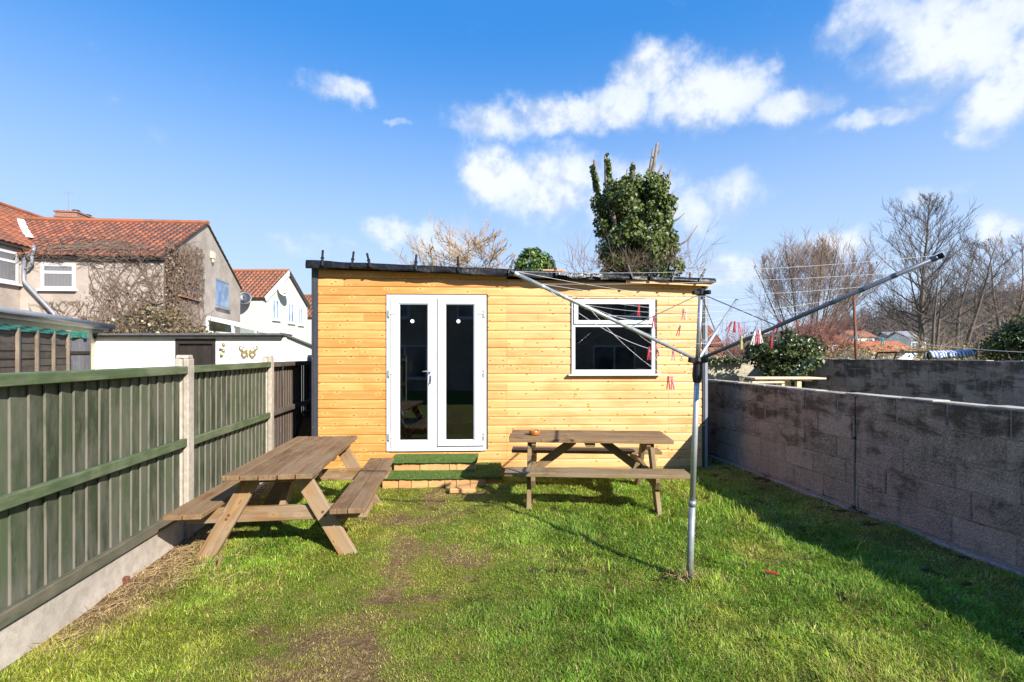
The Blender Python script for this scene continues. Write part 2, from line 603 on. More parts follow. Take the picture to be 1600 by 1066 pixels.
def f_brick(t):
    br = t.n('ShaderNodeTexBrick', {'Color1': (.34, .10, .05, 1), 'Color2': (.25, .08, .045, 1), 'Mortar': (.35, .30, .25, 1), 'Scale': 1.0,
                                    'Mortar Size': .012, 'Brick Width': .225, 'Row Height': .075})
    p = t.sep(t.obj())
    v = t.n('ShaderNodeCombineXYZ', {0: t.m('ADD', p[0], p[1]), 1: p[2], 2: 0.0}).outputs[0]
    t.put(br.inputs['Vector'], v)
    n = t.noise(t.obj(), 8, 4)
    t.pbsdf(t.mix(t.m('MULTIPLY', n, .4), br.outputs[0], (.12, .07, .05)), .9, t.bump(br.outputs[1], -.4, .01), 0, .2)


M['brick'] = mat('red_brick', f_brick)


def f_leaf(c1, c2, c3, rough=.45, trans=.15):
    def fn(t):
        r = t.attr('rnd', 'Fac')
        c = t.mix(r, c1, c2)
        c = t.mix(t.rng(r, .88, .97), c, c3)
        b = t.n('ShaderNodeBsdfPrincipled', {'Base Color': c, 'Roughness': rough, 'Specular IOR Level': .4})
        tr = t.n('ShaderNodeBsdfTranslucent', {'Color': c})
        mx = t.n('ShaderNodeMixShader', {0: trans})
        t.put(mx.inputs[1], b.outputs[0])
        t.put(mx.inputs[2], tr.outputs[0])
        t.out(mx.outputs[0])
    return fn


M['ivy'] = mat('ivy_leaf', f_leaf((.05, .074, .017), (.15, .19, .045), (.28, .30, .09)))
M['ivy_far'] = mat('glossy_ivy_leaf', f_leaf((.035, .052, .016), (.11, .14, .045), (.36, .36, .18), .3))
M['green_bush'] = mat('bright_bush_leaf', f_leaf((.06, .115, .022), (.14, .22, .045), (.24, .27, .07)))
M['dark_bush'] = mat('evergreen_leaf', f_leaf((.022, .04, .014), (.065, .095, .022), (.16, .18, .04)))
M['bramble_leaf'] = mat('bramble_leaf', f_leaf((.11, .085, .04), (.24, .18, .09), (.42, .38, .24)))
M['dead_leaf'] = mat('dry_creeper_leaf', f_leaf((.13, .085, .055), (.24, .165, .11), (.30, .24, .17)))
M['lichen_leaf'] = mat('yellow_lichen_bud', f_leaf((.30, .22, .05), (.42, .32, .09), (.20, .22, .05)))
M['scrub_leaf'] = mat('scrub_leaf', f_leaf((.18, .14, .06), (.30, .24, .11), (.38, .34, .20)))


def f_grass(t):
    c = t.attr('bcol', 'Color')
    d = t.n('ShaderNodeBsdfPrincipled', {'Base Color': c, 'Roughness': .5, 'Specular IOR Level': .3})
    tr = t.n('ShaderNodeBsdfTranslucent', {'Color': c})
    mx = t.n('ShaderNodeMixShader', {0: .42})
    t.put(mx.inputs[1], d.outputs[0])
    t.put(mx.inputs[2], tr.outputs[0])
    t.out(mx.outputs[0])


M['grass'] = mat('grass_blade', f_grass)


def f_turf(t):
    p = t.obj()
    n = t.noise(p, 120, 3, .7)
    n2 = t.noise(p, 9, 3)
    c = t.mix(t.rng(n, .35, .65), (.06, .105, .026), (.15, .225, .06))
    c = t.mix(t.m('MULTIPLY', n2, .4), c, (.08, .15, .03))
    t.pbsdf(c, .8, t.bump(n, 1.0, .02), 0, .2)


M['turf'] = mat('artificial_turf', f_turf)


def f_ground(t):
    p = t.pos()
    d = t.attr('dirt', 'Fac')
    n = t.noise(p, 7, 6, .65)
    n2 = t.noise(p, 60, 5, .75)
    soil = t.mix(t.rng(n2, .3, .7), (.095, .058, .026), (.31, .205, .10))
    soil = t.mix(t.rng(t.noise(p, 25, 3), .55, .7), soil, (.42, .27, .13))
    moss = t.mix(t.rng(n2, .3, .7), (.085, .10, .014), (.27, .29, .045))
    moss = t.mix(t.rng(n, .45, .7), moss, (.24, .19, .06))
    c = t.mix(t.rng(t.m('ADD', d, t.m('MULTIPLY', t.m('SUBTRACT', n, .5), .8)), .3, .65), moss, soil)
    c = t.mix(t.m('MULTIPLY', t.rng(t.m('ADD', t.attr('hollow', 'Fac'), t.m('MULTIPLY', t.m('SUBTRACT', n2, .5), .6)), .3, .7), .85), c, (.045, .034, .018))
    t.pbsdf(c, .95, t.bump(t.m('ADD', n2, n), 1.0, .03), 0, .1)


M['ground'] = mat('lawn_soil', f_ground)
M['hill'] = plain('brown_hillside', (.13, .105, .055), .95, var=.3, scale=.2)


def f_stripes(t):
    w = t.n('ShaderNodeTexWave', {'Scale': 3.0}, wave_type='BANDS', bands_direction='X').outputs[1]
    t.put(w.node.inputs['Vector'], t.obj())
    t.pbsdf(t.mix(t.m('GREATER_THAN', w, .5), (.10, .14, .30), (.55, .58, .66)), .8)


M['stripe_cloth'] = mat('blue_striped_cloth', f_stripes)
M['white_sheet'] = plain('white_sheet', (.78, .77, .75), .7, var=.05)

# ------------------------------------------------------------------ camera, light, sky
cam_d = bpy.data.cameras.new('camera')
cam = bpy.data.objects.new('camera', cam_d)
COL.objects.link(cam)
cam.location = (0, 0, H)
cam.rotation_euler = (PI / 2, 0, 0)
cam_d.sensor_width = 36
cam_d.lens = 36 * F / 1600
cam_d.shift_y = (HZ - 533) / 1600
cam_d.clip_end = 3000
scene.camera = cam

SUN = Vector((-1.06, 1.21, -1.0)).normalized()
sd = bpy.data.lights.new('sun', 'SUN')
sun = bpy.data.objects.new('sun', sd)
COL.objects.link(sun)
sd.energy = 5.0
sd.angle = math.radians(.53)
sd.color = (1.0, .945, .86)
sun.rotation_euler = SUN.to_track_quat('-Z', 'Y').to_euler()
EL = math.asin(-SUN.z)
AZ = math.atan2(-SUN.x, -SUN.y)

world = bpy.data.worlds.new('World')
scene.world = world
world.use_nodes = True
world.node_tree.nodes.clear()
t = NT(world.node_tree)
sky = t.n('ShaderNodeTexSky', sky_type='NISHITA', sun_disc=False)
sky.sun_elevation = EL
sky.sun_rotation = AZ
sky.air_density = 1.0
sky.dust_density = .35
sky.ozone_density = 2.2
dirv = t.n('ShaderNodeTexCoord').outputs['Generated']
# clouds live in azimuth / elevation of the sky itself
sx, sy, sz = t.sep(dirv)
az = t.m('ARCTAN2', sx, sy)
el = t.m('ARCSINE', sz)
ae = t.n('ShaderNodeCombineXYZ', {0: az, 1: el, 2: 0.0}).outputs[0]
wv = t.n('ShaderNodeTexNoise', {'Scale': 7.0, 'Detail': 5.0, 'Roughness': .6})
t.put(wv.inputs['Vector'], dirv)
warp = t.vm('MULTIPLY', t.vm('SUBTRACT', wv.outputs['Color'], (.5, .5, .5)), (.16, .10, 0))
aw = t.vm('ADD', ae, warp)


def ang(x, y):
    d = Vector(((x - CX) / F, 1, (HZ - y) / F)).normalized()
    return math.atan2(d.x, d.y), math.asin(d.z)


blobs = [  # photo position of each cloud lump, half sizes, weight
    (1020, 115, 80, 52, 1.0), (1110, 150, 125, 58, 1.0), (960, 165, 80, 50, .9), (880, 178, 90, 40, .95), (775, 195, 90, 32, .8), (1240, 165, 120, 34, .8), (1380, 178, 120, 18, .7), (1180, 120, 60, 30, .7),
    (775, 270, 75, 62, 1.05), (850, 290, 110, 75, .95), (960, 300, 130, 64, .72), (1110, 320, 85, 50, .68), (1020, 330, 120, 50, .6),
    (610, 365, 52, 28, .75), (690, 372, 70, 34, .75), (470, 375, 80, 26, .42),
    (1490, 50, 170, 95, .95), (1590, 110, 110, 90, .95), (1370, 20, 110, 60, .7), (1560, 190, 55, 34, .6), (1440, 150, 80, 40, .5),
    (535, 146, 60, 26, .75), (620, 190, 24, 10, .5), (1470, 300, 90, 26, .5), (1570, 362, 60, 34, .7), (1310, 385, 70, 30, .75), (1150, 425, 80, 38, .75),
    (1700, -40, 300, 160, .9), (1750, 320, 150, 60, .8), (-250, 250, 160, 60, .7)]
dens = None
for (bx, by, rx, ry, w) in blobs:
    a0, e0 = ang(bx, by)
    a1, _ = ang(bx + rx, by)
    _, e1 = ang(bx, by - ry)
    q = t.vm('MULTIPLY', t.vm('SUBTRACT', aw, (a0, e0, 0)), (1 / abs(a1 - a0), 1 / abs(e1 - e0), 0))
    d = t.m('MULTIPLY', t.rng(t.vm('LENGTH', q), 1.35, .35), w)
    dens = d if dens is None else t.m('MAXIMUM', dens, d)
fn = t.n('ShaderNodeTexNoise', {'Scale': 13.0, 'Detail': 10.0, 'Roughness': .66})
t.put(fn.inputs['Vector'], dirv)
hn = t.n('ShaderNodeTexNoise', {'Scale': 3.2, 'Detail': 6.0, 'Roughness': .6})
t.put(hn.inputs['Vector'], t.vm('MULTIPLY', dirv, (1, 1, 2.6)))
den = t.m('ADD', dens, t.m('MULTIPLY', t.m('SUBTRACT', fn.outputs[0], .5), 1.25))
cov = t.m('MULTIPLY', t.rng(den, .10, 1.10), .84)
veil = t.m('MULTIPLY', t.m('MULTIPLY', t.rng(hn.outputs[0], .40, .75), t.rng(el, .62, .05)), .55)
veil = t.m('MAXIMUM', veil, t.m('MULTIPLY', t.rng(el, .62, .0), .95))
hs = t.n('ShaderNodeHueSaturation', {'Hue': .492, 'Saturation': 1.42, 'Value': 1.0})
t.put(hs.inputs['Color'], sky.outputs[0])
skyc = t.mix(1.0, hs.outputs[0], (.92, .98, 1.16), 'MULTIPLY')
skyc = t.mix(.6, skyc, (.26, 1.75, 5.0))
skyc = t.mix(t.m('ADD', veil, .03, clamp=True), skyc, (3.45, 4.35, 5.7))
fn2 = t.n('ShaderNodeTexNoise', {'Scale': 13.0, 'Detail': 4.0, 'Roughness': .6})
t.put(fn2.inputs['Vector'], t.vm('ADD', dirv, (.012, 0, .030)))
fn3 = t.n('ShaderNodeTexNoise', {'Scale': 13.0, 'Detail': 4.0, 'Roughness': .6})
t.put(fn3.inputs['Vector'], dirv)
lit = t.m('ADD', t.m('MULTIPLY', t.m('SUBTRACT', fn3.outputs[0], fn2.outputs[0]), 2.2), t.m('MULTIPLY', den, .55))
shade = t.rng(lit, -.1, .6)
cc = t.mix(shade, (3.5, 4.0, 4.85), (5.6, 5.75, 6.0))
skyc = t.mix(cov, skyc, cc)
bg = t.n('ShaderNodeBackground', {'Color': skyc, 'Strength': .10})
wo = t.n('ShaderNodeOutputWorld')
t.nt.links.new(bg.outputs[0], wo.inputs[0])

scene.view_settings.view_transform = 'Standard'
scene.view_settings.look = 'None'
scene.view_settings.gamma = 1
scene.view_settings.exposure = .95
scene.render.engine = 'CYCLES'
scene.cycles.max_bounces = 6
scene.cycles.diffuse_bounces = 3
scene.cycles.glossy_bounces = 3
scene.cycles.transparent_max_bounces = 10
scene.cycles.use_denoising = True

# ------------------------------------------------------------------ shed frame
SH_ANG = math.radians(2.4)
SH0 = Vector((-2.635, 6.61, 0))
SC, SS = math.cos(SH_ANG), math.sin(SH_ANG)


def su(px, dv=0.0):
    """photo column -> distance along the shed front (dv: metres behind the front)"""
    k = (px - CX) / F
    ox, oy = SH0.x - SS * dv, SH0.y + SC * dv
    return (k * oy - ox) / (SC - k * SS)


def szz(py, u):
    Y = SH0.y + SS * u
    return H - (py - HZ) / F * Y


def sw(u, v, z):
    return Vector((SH0.x + SC * u - SS * v, SH0.y + SS * u + SC * v, z))


SHW = su(1097)


def fence_x(Y): return -2.61 - .133 * (Y - 2.48)


def wall_x(Y): return 4.111 - .14 * Y


# ------------------------------------------------------------------ ground
def height(X, Y):
    b = (fbm(X * .9, Y * .9, 3) - .5) * .09 + (fbm(X * 5, Y * 5, 9, 3) - .5) * .035
    m = sstep(-3.3, -2.6, X) * sstep(4.0, 3.2, X) * sstep(6.6, 5.9, Y) * sstep(-3, 0, Y)
    w = wall_x(Y) - X
    bank = .05 * sstep(.8, .1, w) * sstep(-.2, .0, w)
    return b * m + bank * sstep(8.5, 7.8, Y)


def dirt(X, Y):
    cxp = -.66 - .09 * (5.2 - Y) + .10 * np.sin(Y * 2.1)
    wid = .62 - .04 * (5 - Y)
    path = np.exp(-((X - cxp) / wid) ** 2) * sstep(6.2, 5.6, Y)
    near = np.exp(-((X + 1.0) / .42) ** 2 - ((Y - 2.45) / .5) ** 2) * .65
    blot = sstep(.52, .72, fbm(X * 2.3, Y * 2.3, 21)) * .25
    fen = sstep(.42, .12, X - fence_x(Y)) * sstep(2.4, 3.0, Y) * .75
    wal = sstep(1.15, .15, wall_x(Y) - X) * (.30 + .45 * fbm(X * 4, Y * 4, 41))
    base = path * np.clip(fbm(X * 3.2, Y * 3.2, 33) * 1.5 - .32, 0, .75) + near * np.clip(fbm(X * 4, Y * 4, 37) * 2 - .35, 0, 1) + blot * 1.2
    return np.clip(np.maximum(np.maximum(base, fen), wal), 0, 1)


def hollow(X, Y):
    return sstep(.60, .72, fbm(X * 7.5, Y * 7.5, 123)) * (.45 + .35 * sstep(-1, 1, X))


def axis_pts(lo, hi, step, far):
    a = np.arange(lo, hi + 1e-6, step)
    out = [1, 2, 4, 8, 16, 32, 64, 128, 256, 512, 900]
    return np.concatenate([[lo - d for d in reversed(out)], a, [hi + d for d in out]])


gx = axis_pts(-3.6, 4.2, .05, 900)
gy = axis_pts(-1.5, 8.6, .05, 900)
GX, GY = np.meshgrid(gx, gy)
inside = (GX > -3.6) & (GX < 4.2) & (GY > -1.5) & (GY < 8.6)
GZ = np.where(inside, height(GX, GY), 0.0)
DT = np.where(inside, dirt(GX, GY), .3)
nx, ny = len(gx), len(gy)
idx = np.arange(nx * ny).reshape(ny, nx)
quads = np.stack([idx[:-1, :-1], idx[:-1, 1:], idx[1:, 1:], idx[1:, :-1]], -1).reshape(-1, 4)
g = np_mesh('ground', np.stack([GX, GY, GZ], -1).reshape(-1, 3), [quads], M['ground'], None, {'dirt': ('FLOAT', DT.ravel()), 'hollow': ('FLOAT', np.where(inside, hollow(GX, GY), 0).ravel())}, True)
tag(g, kind='structure')


# ------------------------------------------------------------------ grass
def make_grass():
    xs, ys = [], []
    for (y0, y1, dn) in ((.9, 2.0, 4000), (2.0, 3.2, 25000), (3.2, 4.6, 16500), (4.6, 6.9, 8500), (6.9, 8.2, 2000)):
        n = int((y1 - y0) * 7.0 * dn)
        xs.append(rng.uniform(-3.4, 3.6, n))
        ys.append(rng.uniform(y0, y1, n))
    X, Y = np.concatenate(xs), np.concatenate(ys)
    fx = fence_x(Y)
    k = (X > fx + .05) & (X < wall_x(Y) - .03)
    k &= (np.abs(X) < 1.15 * Y + .6)
    u = (X - SH0.x) * SC + (Y - SH0.y) * SS
    v = -(X - SH0.x) * SS + (Y - SH0.y) * SC
    k &= ~((v > -.03) & (u > -.15) & (u < SHW + .15))
    k &= ~((X > -1.63) & (X < -.26) & (Y > 5.84) & (Y < 7))
    D = dirt(X, Y)
    thin = sstep(.60, .36, fbm(X * 4.2, Y * 4.2, 91)) * .45
    k &= rng.random(len(X)) > np.clip((D - .16) * 1.0, 0, .66) + thin * .55 + .75 * hollow(X, Y)
    X, Y, D = X[k], Y[k], D[k]
    n = len(X)
    lush = fbm(X * 1.1, Y * 1.1, 51)
    tuft = sstep(.50, .74, fbm(X * 5, Y * 5, 61))
    patch = fbm(X * 2.6, Y * 2.6, 71)
    right = sstep(-.6, 1.4, X)
    L = (.016 + .018 * rng.random(n) + .018 * lush + (.022 + .030 * right) * tuft * rng.random(n)) * np.where(D > .3, .75, 1.0)
    edge = np.exp(-((wall_x(Y) - X - 1.15) / .3) ** 2) * .03 + np.exp(-((X - 1.5) / .6) ** 2 - ((Y - 5.0) / .7) ** 2) * .055
    L = L + edge * rng.random(n) ** 1.5
    away = sstep(.35, 1.3, np.abs(X + .7))
    L *= (.50 + .27 * away) * np.exp(rng.normal(0, .28, n))
    W = .0009 + .0012 * rng.random(n)
    W *= np.clip(Y / 3.0, .85, 2.0) * (1 + .35 * away)
    th = rng.uniform(0, 2 * PI, n)
    # neighbours lie the same way, in swirls
    sw_ = 2 * PI * 2.0 * fbm(X * 3.0, Y * 3.0, 95)
    th = np.where(rng.random(n) < .55, sw_ + rng.normal(0, .6, n), th)
    lean = np.clip(rng.normal(1.22, .38, n) - .38 * tuft + .45 * D, .1, 1.8)
    dx, dy = np.cos(th), np.sin(th)
    px, py = -dy, dx
    tw = rng.uniform(-.8, .8, n)
    px, py = px * np.cos(tw) + dx * np.sin(tw), py * np.cos(tw) + dy * np.sin(tw)
    Z = height(X, Y) - .003 + rng.uniform(0, .010, n)
    h1, d1 = L * .55 * np.cos(lean * .55), L * .55 * np.sin(lean * .55)
    h2, d2 = h1 + L * .5 * np.cos(lean * 1.3), d1 + L * .5 * np.sin(lean * 1.3)
    B = np.stack([X, Y, Z], -1)
    S = np.stack([px, py, np.zeros(n)], -1) * W[:, None]
    Dv = np.stack([dx, dy, np.zeros(n)], -1)
    up = np.array([0, 0, 1.0])
    m1 = B + Dv * d1[:, None] + up * h1[:, None]
    tp = B + Dv * d2[:, None] + up * h2[:, None]
    verts = np.stack([B - S, B + S, m1 - S * .85, m1 + S * .85, tp], 1).reshape(-1, 3)
    i0 = np.arange(n) * 5
    q = np.stack([i0, i0 + 1, i0 + 3, i0 + 2], -1)
    tr = np.stack([i0 + 2, i0 + 3, i0 + 4], -1)
    g1, g2 = np.array([.118, .228, .021]), np.array([.275, .445, .044])
    ye, ta = np.array([.44, .44, .068]), np.array([.52, .38, .17])
    f = np.clip(.1 + 1.1 * (patch - .2) + rng.normal(0, .26, n), 0, 1)[:, None]
    c = g1 * (1 - f) + g2 * f
    yf = np.clip(sstep(.38, .70, fbm(X * 1.5, Y * 1.5, 81)) * .70 + D * .9 + rng.normal(0, .25, n) - .25 * right, 0, 1)[:, None]
    c = c * (1 - yf) + ye * yf
    dry = rng.random(n) < (.06 + .42 * D + .75 * sstep(.55, .3, X - fence_x(Y)) * sstep(2.5, 3.1, Y) * sstep(4.6, 4.2, Y))
    c = np.where(dry[:, None], ta * (.55 + .6 * rng.random((n, 1))), c)
    c *= np.exp(rng.normal(0, .22, (n, 1)))
    c *= (.45 + .75 * fbm(X * 9, Y * 9, 97) + .40 * fbm(X * 2.2, Y * 2.2, 99))[:, None]
    c4 = np.concatenate([c, np.ones((n, 1))], 1)
    o = np_mesh('grass', verts, [q, tr], M['grass'], None, {'bcol': ('FLOAT_COLOR', np.repeat(c4, 5, 0))})
    tag(o, 'green and yellowing patchy lawn grass between fence and block wall', 'grass', kind='stuff')


make_grass()


# ------------------------------------------------------------------ leaves and twigs
def leaf_cloud(name, pts, size, mat_, parent=None, nrm=None, aspect=.8, world=True, rbias=None):
    pts = np.asarray(pts, dtype=float)
    n = len(pts)
    a = rng.normal(0, 1, (n, 3))
    if nrm is not None: a = a * .65 + np.asarray(nrm)
    a /= np.linalg.norm(a, axis=1, keepdims=True) + 1e-9
    b = rng.normal(0, 1, (n, 3))
    b[:, 2] -= .6
    u = b - a * np.sum(a * b, 1, keepdims=True)
    u /= np.linalg.norm(u, axis=1, keepdims=True) + 1e-9
    w = np.cross(a, u)
    s = (size * rng.uniform(.6, 1.3, n))[:, None]
    fold = a * s * .18
    v = np.stack([pts - u * s * .5, pts + w * s * aspect * .5 + fold, pts + u * s * .6, pts - w * s * aspect * .5 + fold], 1).reshape(-1, 3)
    if parent is not None and world:
        Mi = np.array(root_inv(parent))
        v = v @ Mi[:3, :3].T + Mi[:3, 3]
    i = np.arange(n) * 4
    t1 = np.stack([i, i + 1, i + 2], -1)
    t2 = np.stack([i, i + 2, i + 3], -1)
    r = rng.random(n)
    if rbias is not None: r = np.clip(r * .6 + rbias * .4, 0, 1)
    return np_mesh(name, v, [t1, t2], mat_, parent, {'rnd': ('FLOAT', np.repeat(r, 4))})


def grow(mb_thick, mb_thin, p, d, length, rad, level, maxlev, R, spread=.55, up=.12, nkids=(3, 5), seg=4, wob=.16, ratio=.62, minr=.006):
    """a branch with its side branches; thick ones go to the trunk mesh, the rest to the crown"""
    pts, rads = [Vector(p)], [rad]
    d = Vector(d).normalized()
    end = rad * (.10 if level == 0 and maxlev > 3 else .3)
    cur = Vector(p)
    dirs = [d.copy()]
    for i in range(seg):
        d = (d + Vector((R.gauss(0, wob), R.gauss(0, wob), R.gauss(0, wob) + up))).normalized()
        cur = cur + d * (length / seg)
        pts.append(cur.copy())
        dirs.append(d.copy())
        rads.append(max(minr, rad + (end - rad) * (i + 1) / seg))
    n = 7 if level == 0 else (5 if level == 1 else 3)
    (mb_thick if level == 0 else mb_thin).tube(pts, rads, n, cap=level < 2, r=R.random())
    if level >= maxlev: return
    k = R.randint(*nkids)
    for j in range(k):
        f = (.25 if level == 0 else .15) + (1 - (.25 if level == 0 else .15)) * (j + R.random() * .8) / k
        f = min(f, .98)
        i = min(int(f * seg), seg - 1)
        fr = f * seg - i
        q = pts[i].lerp(pts[i + 1], fr)
        ax = Vector((R.gauss(0, 1), R.gauss(0, 1), R.gauss(0, .5)))
        ax = (ax - dirs[i + 1] * ax.dot(dirs[i + 1])).normalized()
        nd = (dirs[i + 1] * (1 - spread * .55) + ax * spread * R.uniform(.7, 1.25)).normalized()
        rr = max(minr, (rads[i] + (rads[i + 1] - rads[i]) * fr) * R.uniform(.5, .7))
        grow(mb_thick, mb_thin, q, nd, length * ratio * R.uniform(.75, 1.15) * (1.15 - .35 * f), rr, level + 1, maxlev, R, spread, up, nkids, max(3, seg - 1) if level < 2 else 2, wob * 1.15, ratio, minr)


def bare_tree(label, base, height_, seed, stems=1, spread=.55, up=.1, maxlev=4, nk=(3, 5), trunk_r=.18, lean=.35, bark='bark', twig='twig_far', group=None, ratio=.62, minr=.010, trunk_f=.55, name='bare_tree'):
    R = random.Random(seed)
    t_ = thing(name, label, 'tree', base, 0, group)
    a, b = MB(), MB()
    for s in range(stems):
        ph = 2 * PI * s / stems + R.random()
        d = Vector((math.cos(ph) * lean * (stems > 1), math.sin(ph) * lean * (stems > 1), 1)) + Vector((R.gauss(0, .04), R.gauss(0, .04), 0))
        grow(a, b, Vector(base) + Vector((math.cos(ph), math.sin(ph), 0)) * .1 * (stems > 1), d, height_ * trunk_f * R.uniform(.9, 1.1), trunk_r, 0, maxlev, R, spread, up, nk, 6, .07, ratio, minr)
    a.build('trunk', M[bark], t_, True, True)
    b.build('crown', M[twig], t_, True)
    return t_


def twig_mass(n, centre, radii, R, length=.8, rad=.008, droop=0.0, fork=2, upb=.6):
    mb = MB()
    c = Vector(centre)
    for i in range(n):
        while True:
            q = Vector((R.uniform(-1, 1), R.uniform(-1, 1), R.uniform(-1, 1)))
            if q.length < 1: break
        p = c + Vector((q.x * radii[0], q.y * radii[1], q.z * radii[2]))
        d = Vector((q.x * .8 + R.gauss(0, .5), q.y * .5 + R.gauss(0, .5), upb + R.gauss(0, .35))).normalized()
        pts = [p]
        L = length * R.uniform(.5, 1.2)
        for k in range(3):
            d = (d + Vector((R.gauss(0, .2), R.gauss(0, .2), R.gauss(0, .15) - droop))).normalized()
            pts.append(pts[-1] + d * L / 3)
        mb.tube(pts, [rad, rad * .8, rad * .6, rad * .35], 3, False, R.random())
        for j in range(fork):
            k = R.choice((1, 2))
            d2 = (d + Vector((R.gauss(0, .7), R.gauss(0, .7), R.gauss(0, .5)))).normalized()
            mb.tube([pts[k], pts[k] + d2 * L * .22, pts[k] + d2 * L * .4 + Vector((0, 0, .03))], [rad * .6, rad * .5, rad * .3], 3, False, R.random())
    return mb


# ------------------------------------------------------------------ left fence
def make_fence():
    P0 = Vector((fence_x(2.29), 2.29, 0))
    t_ = thing('garden_fence', 'green painted board fence with concrete posts and gravel boards', 'fence', P0)
    dv = Vector((-.133, 1, 0)).normalized()
    nv = Vector((dv.y, -dv.x, 0))                 # towards the lawn
    Ys = [.36, 2.29, 4.22, 6.19, 8.15]
    pts = [Vector((fence_x(y), y, 0)) for y in Ys]
    R = Matrix((dv, nv, Vector((0, 0, 1)))).transposed()
    for i, p in enumerate(pts):
        m = MB()
        prof = [(-.05, -.055), (.05, -.055), (.05, -.018), (.035, 0), (.05, .018), (.05, .055), (-.05, .055), (-.05, .018), (-.035, 0), (-.05, -.018)]
        m.prism(prof, p + Vector((0, 0, -.1)), dv, nv, Vector((0, 0, 1.67)))
        m.prism([(-.05, 0), (.05, 0), (.036, .03), (-.036, .03)], p + Vector((0, 0, 1.571)) - nv * .05, dv, Vector((0, 0, 1)), nv * .10)
        m.build('fence_post', M['concrete_post'], t_, True, bevel=.006)
    for i in range(4):
        a, b = pts[i] + dv * .05, pts[i + 1] - dv * .05
        L = (b - a).length
        green = i < 3
        m = MB()
        m.box((a + b) / 2 + Vector((0, 0, .06)), (L + .06, .045, .31), R)
        m.build('gravel_board', M['concrete'], t_, True, bevel=.008)
        m = MB()
        n = int(L / .105)
        st = L / n
        for k in range(n):
            w = st + .032 + random.uniform(-.006, .006)
            c = a + dv * (st * (k + .5)) + Vector((0, 0, .853 + random.uniform(-.006, .006)))
            tilt = Matrix.Rotation(math.radians(-7.0 + random.uniform(-3, 2.5)), 3, 'Z') @ Matrix.Rotation(math.radians(random.uniform(-.5, .5)), 3, 'Y')
            m.box(c + nv * -.014, (w, .013, 1.26), R @ tilt, 2, None, [1.0] * 4 + [0.0] * 4)
        pn = m.build('fence_panel', M['fence_green'] if green else M['fence_brown'], t_, True, bevel=.002)
        for (z, h_, d_) in ((1.475, .065, .05), (.845, .07, .042), (.262, .075, .042)):
            q = MB()
            o = nv * (.006 + d_ / 2)
            za, zb = Vector((0, 0, z + random.uniform(-.006, .006))), Vector((0, 0, z + random.uniform(-.006, .006)))
            q.beam(a + o + za, b + o + zb, d_, h_)
            mt = M['fence_rail'] if green else M['fence_brown']
            if z < .3 and green: mt = M['fence_low']
            q.build('rail', mt, pn, True, bevel=.005)
        q = MB()
        q.beam(a + Vector((0, 0, 1.497)) - nv * .03, b + Vector((0, 0, 1.497)) - nv * .03, .05, .018)
        q.build('capping_strip', M['fence_rail'] if green else M['fence_brown'], pn, True, bevel=.003)


make_fence()


# ------------------------------------------------------------------ block walls
def block_wall(name, label, p0, p1, top, thick, gap_at=None, mats=('block', 'mortar', 'cap'), z0=-.1, capping=True, side=1, rs=1):
    p0, p1 = Vector(p0), Vector(p1)
    R_ = random.Random(rs)
    dv = (p1 - p0).normalized()
    nv = Vector((-dv.y, dv.x, 0))
    L = (p1 - p0).length
    R = Matrix((dv, nv, Vector((0, 0, 1)))).transposed()
    t_ = thing(name, label, 'wall', p0)
    m, mo = MB(), MB()
    bh, bw, j = .225, .45, .009
    z = top - bh
    row = 0
    while z > z0 - bh:
        x = -(.225 if row % 2 else 0) - R_.random() * .08
        while x < L:
            w = bw * (1 if R_.random() > .12 else R_.choice((.5, .66)))
            xa, xb = max(x, 0), min(x + w - j, L)
            if xb - xa > .03:
                parts = [(xa, xb)]
                if gap_at and xa < gap_at < xb: parts = [(xa, gap_at - .009), (gap_at + .009, xb)]
                for (a, b) in parts:
                    if b - a < .02: continue
                    m.box(p0 + dv * ((a + b) / 2) + nv * (thick / 2 * side + R_.uniform(-.005, .004)) + Vector((0, 0, z + bh / 2 + R_.uniform(-.003, .003))), (b - a - R_.uniform(-.004, .006), thick, bh - j * R_.uniform(.2, 1.3)), R @ Matrix.Rotation(R_.uniform(-.006, .006), 3, 'Y'), 0, R_.random())
            x += w
        z -= bh
        row += 1
    if gap_at:
        segs = [(.0, gap_at - .012), (gap_at + .012, L)]
    else:
        segs = [(0, L)]
    for (a, b) in segs:
        mo.box(p0 + dv * ((a + b) / 2) + nv * (thick / 2 * side) + Vector((0, 0, (top + z0) / 2 - .003)), (b - a, thick - .009, top - z0), R)
    m.build('blocks', M[mats[0]], t_, True, bevel=.006)
    mo.build('mortar', M[mats[1]], t_, True)
    if capping:
        c = MB()
        x = 0
        while x < L:
            w = min(R_.uniform(.08, .5), L - x)
            if w > .01 and R_.random() > .12:
                c.box(p0 + dv * (x + w / 2) + nv * (thick / 2 * side) + Vector((0, 0, top + .001 + R_.uniform(-.003, .005))), (w, thick * R_.uniform(.72, .98), R_.uniform(.008, .018)), R, 0, R_.random())
            x += w + .002
        c.build('capping', M[mats[2]], t_, True, bevel=.004)
    return t_


wa, wb = Vector((wall_x(-.6), -.6, 0)), Vector((wall_x(8.6), 8.6, 0))
block_wall('block_wall', 'grey stained concrete block wall along the shaded side of the lawn', wb, wa, 1.205, .2, gap_at=(wb - Vector((wall_x(4.865), 4.865, 0))).length, rs=5)
# footing showing at the foot of the wall
fw = MB()
fw.beam(Vector((wall_x(-.6) - .035, -.6, .02)), Vector((wall_x(8.6) - .035, 8.6, .02)), .07, .11)
fw.build('footing', M['mortar'], [o for o in bpy.data.objects if o.name == 'block_wall'][0], True, bevel=.015)


def far_x(Y): return 10.0 - .14 * Y


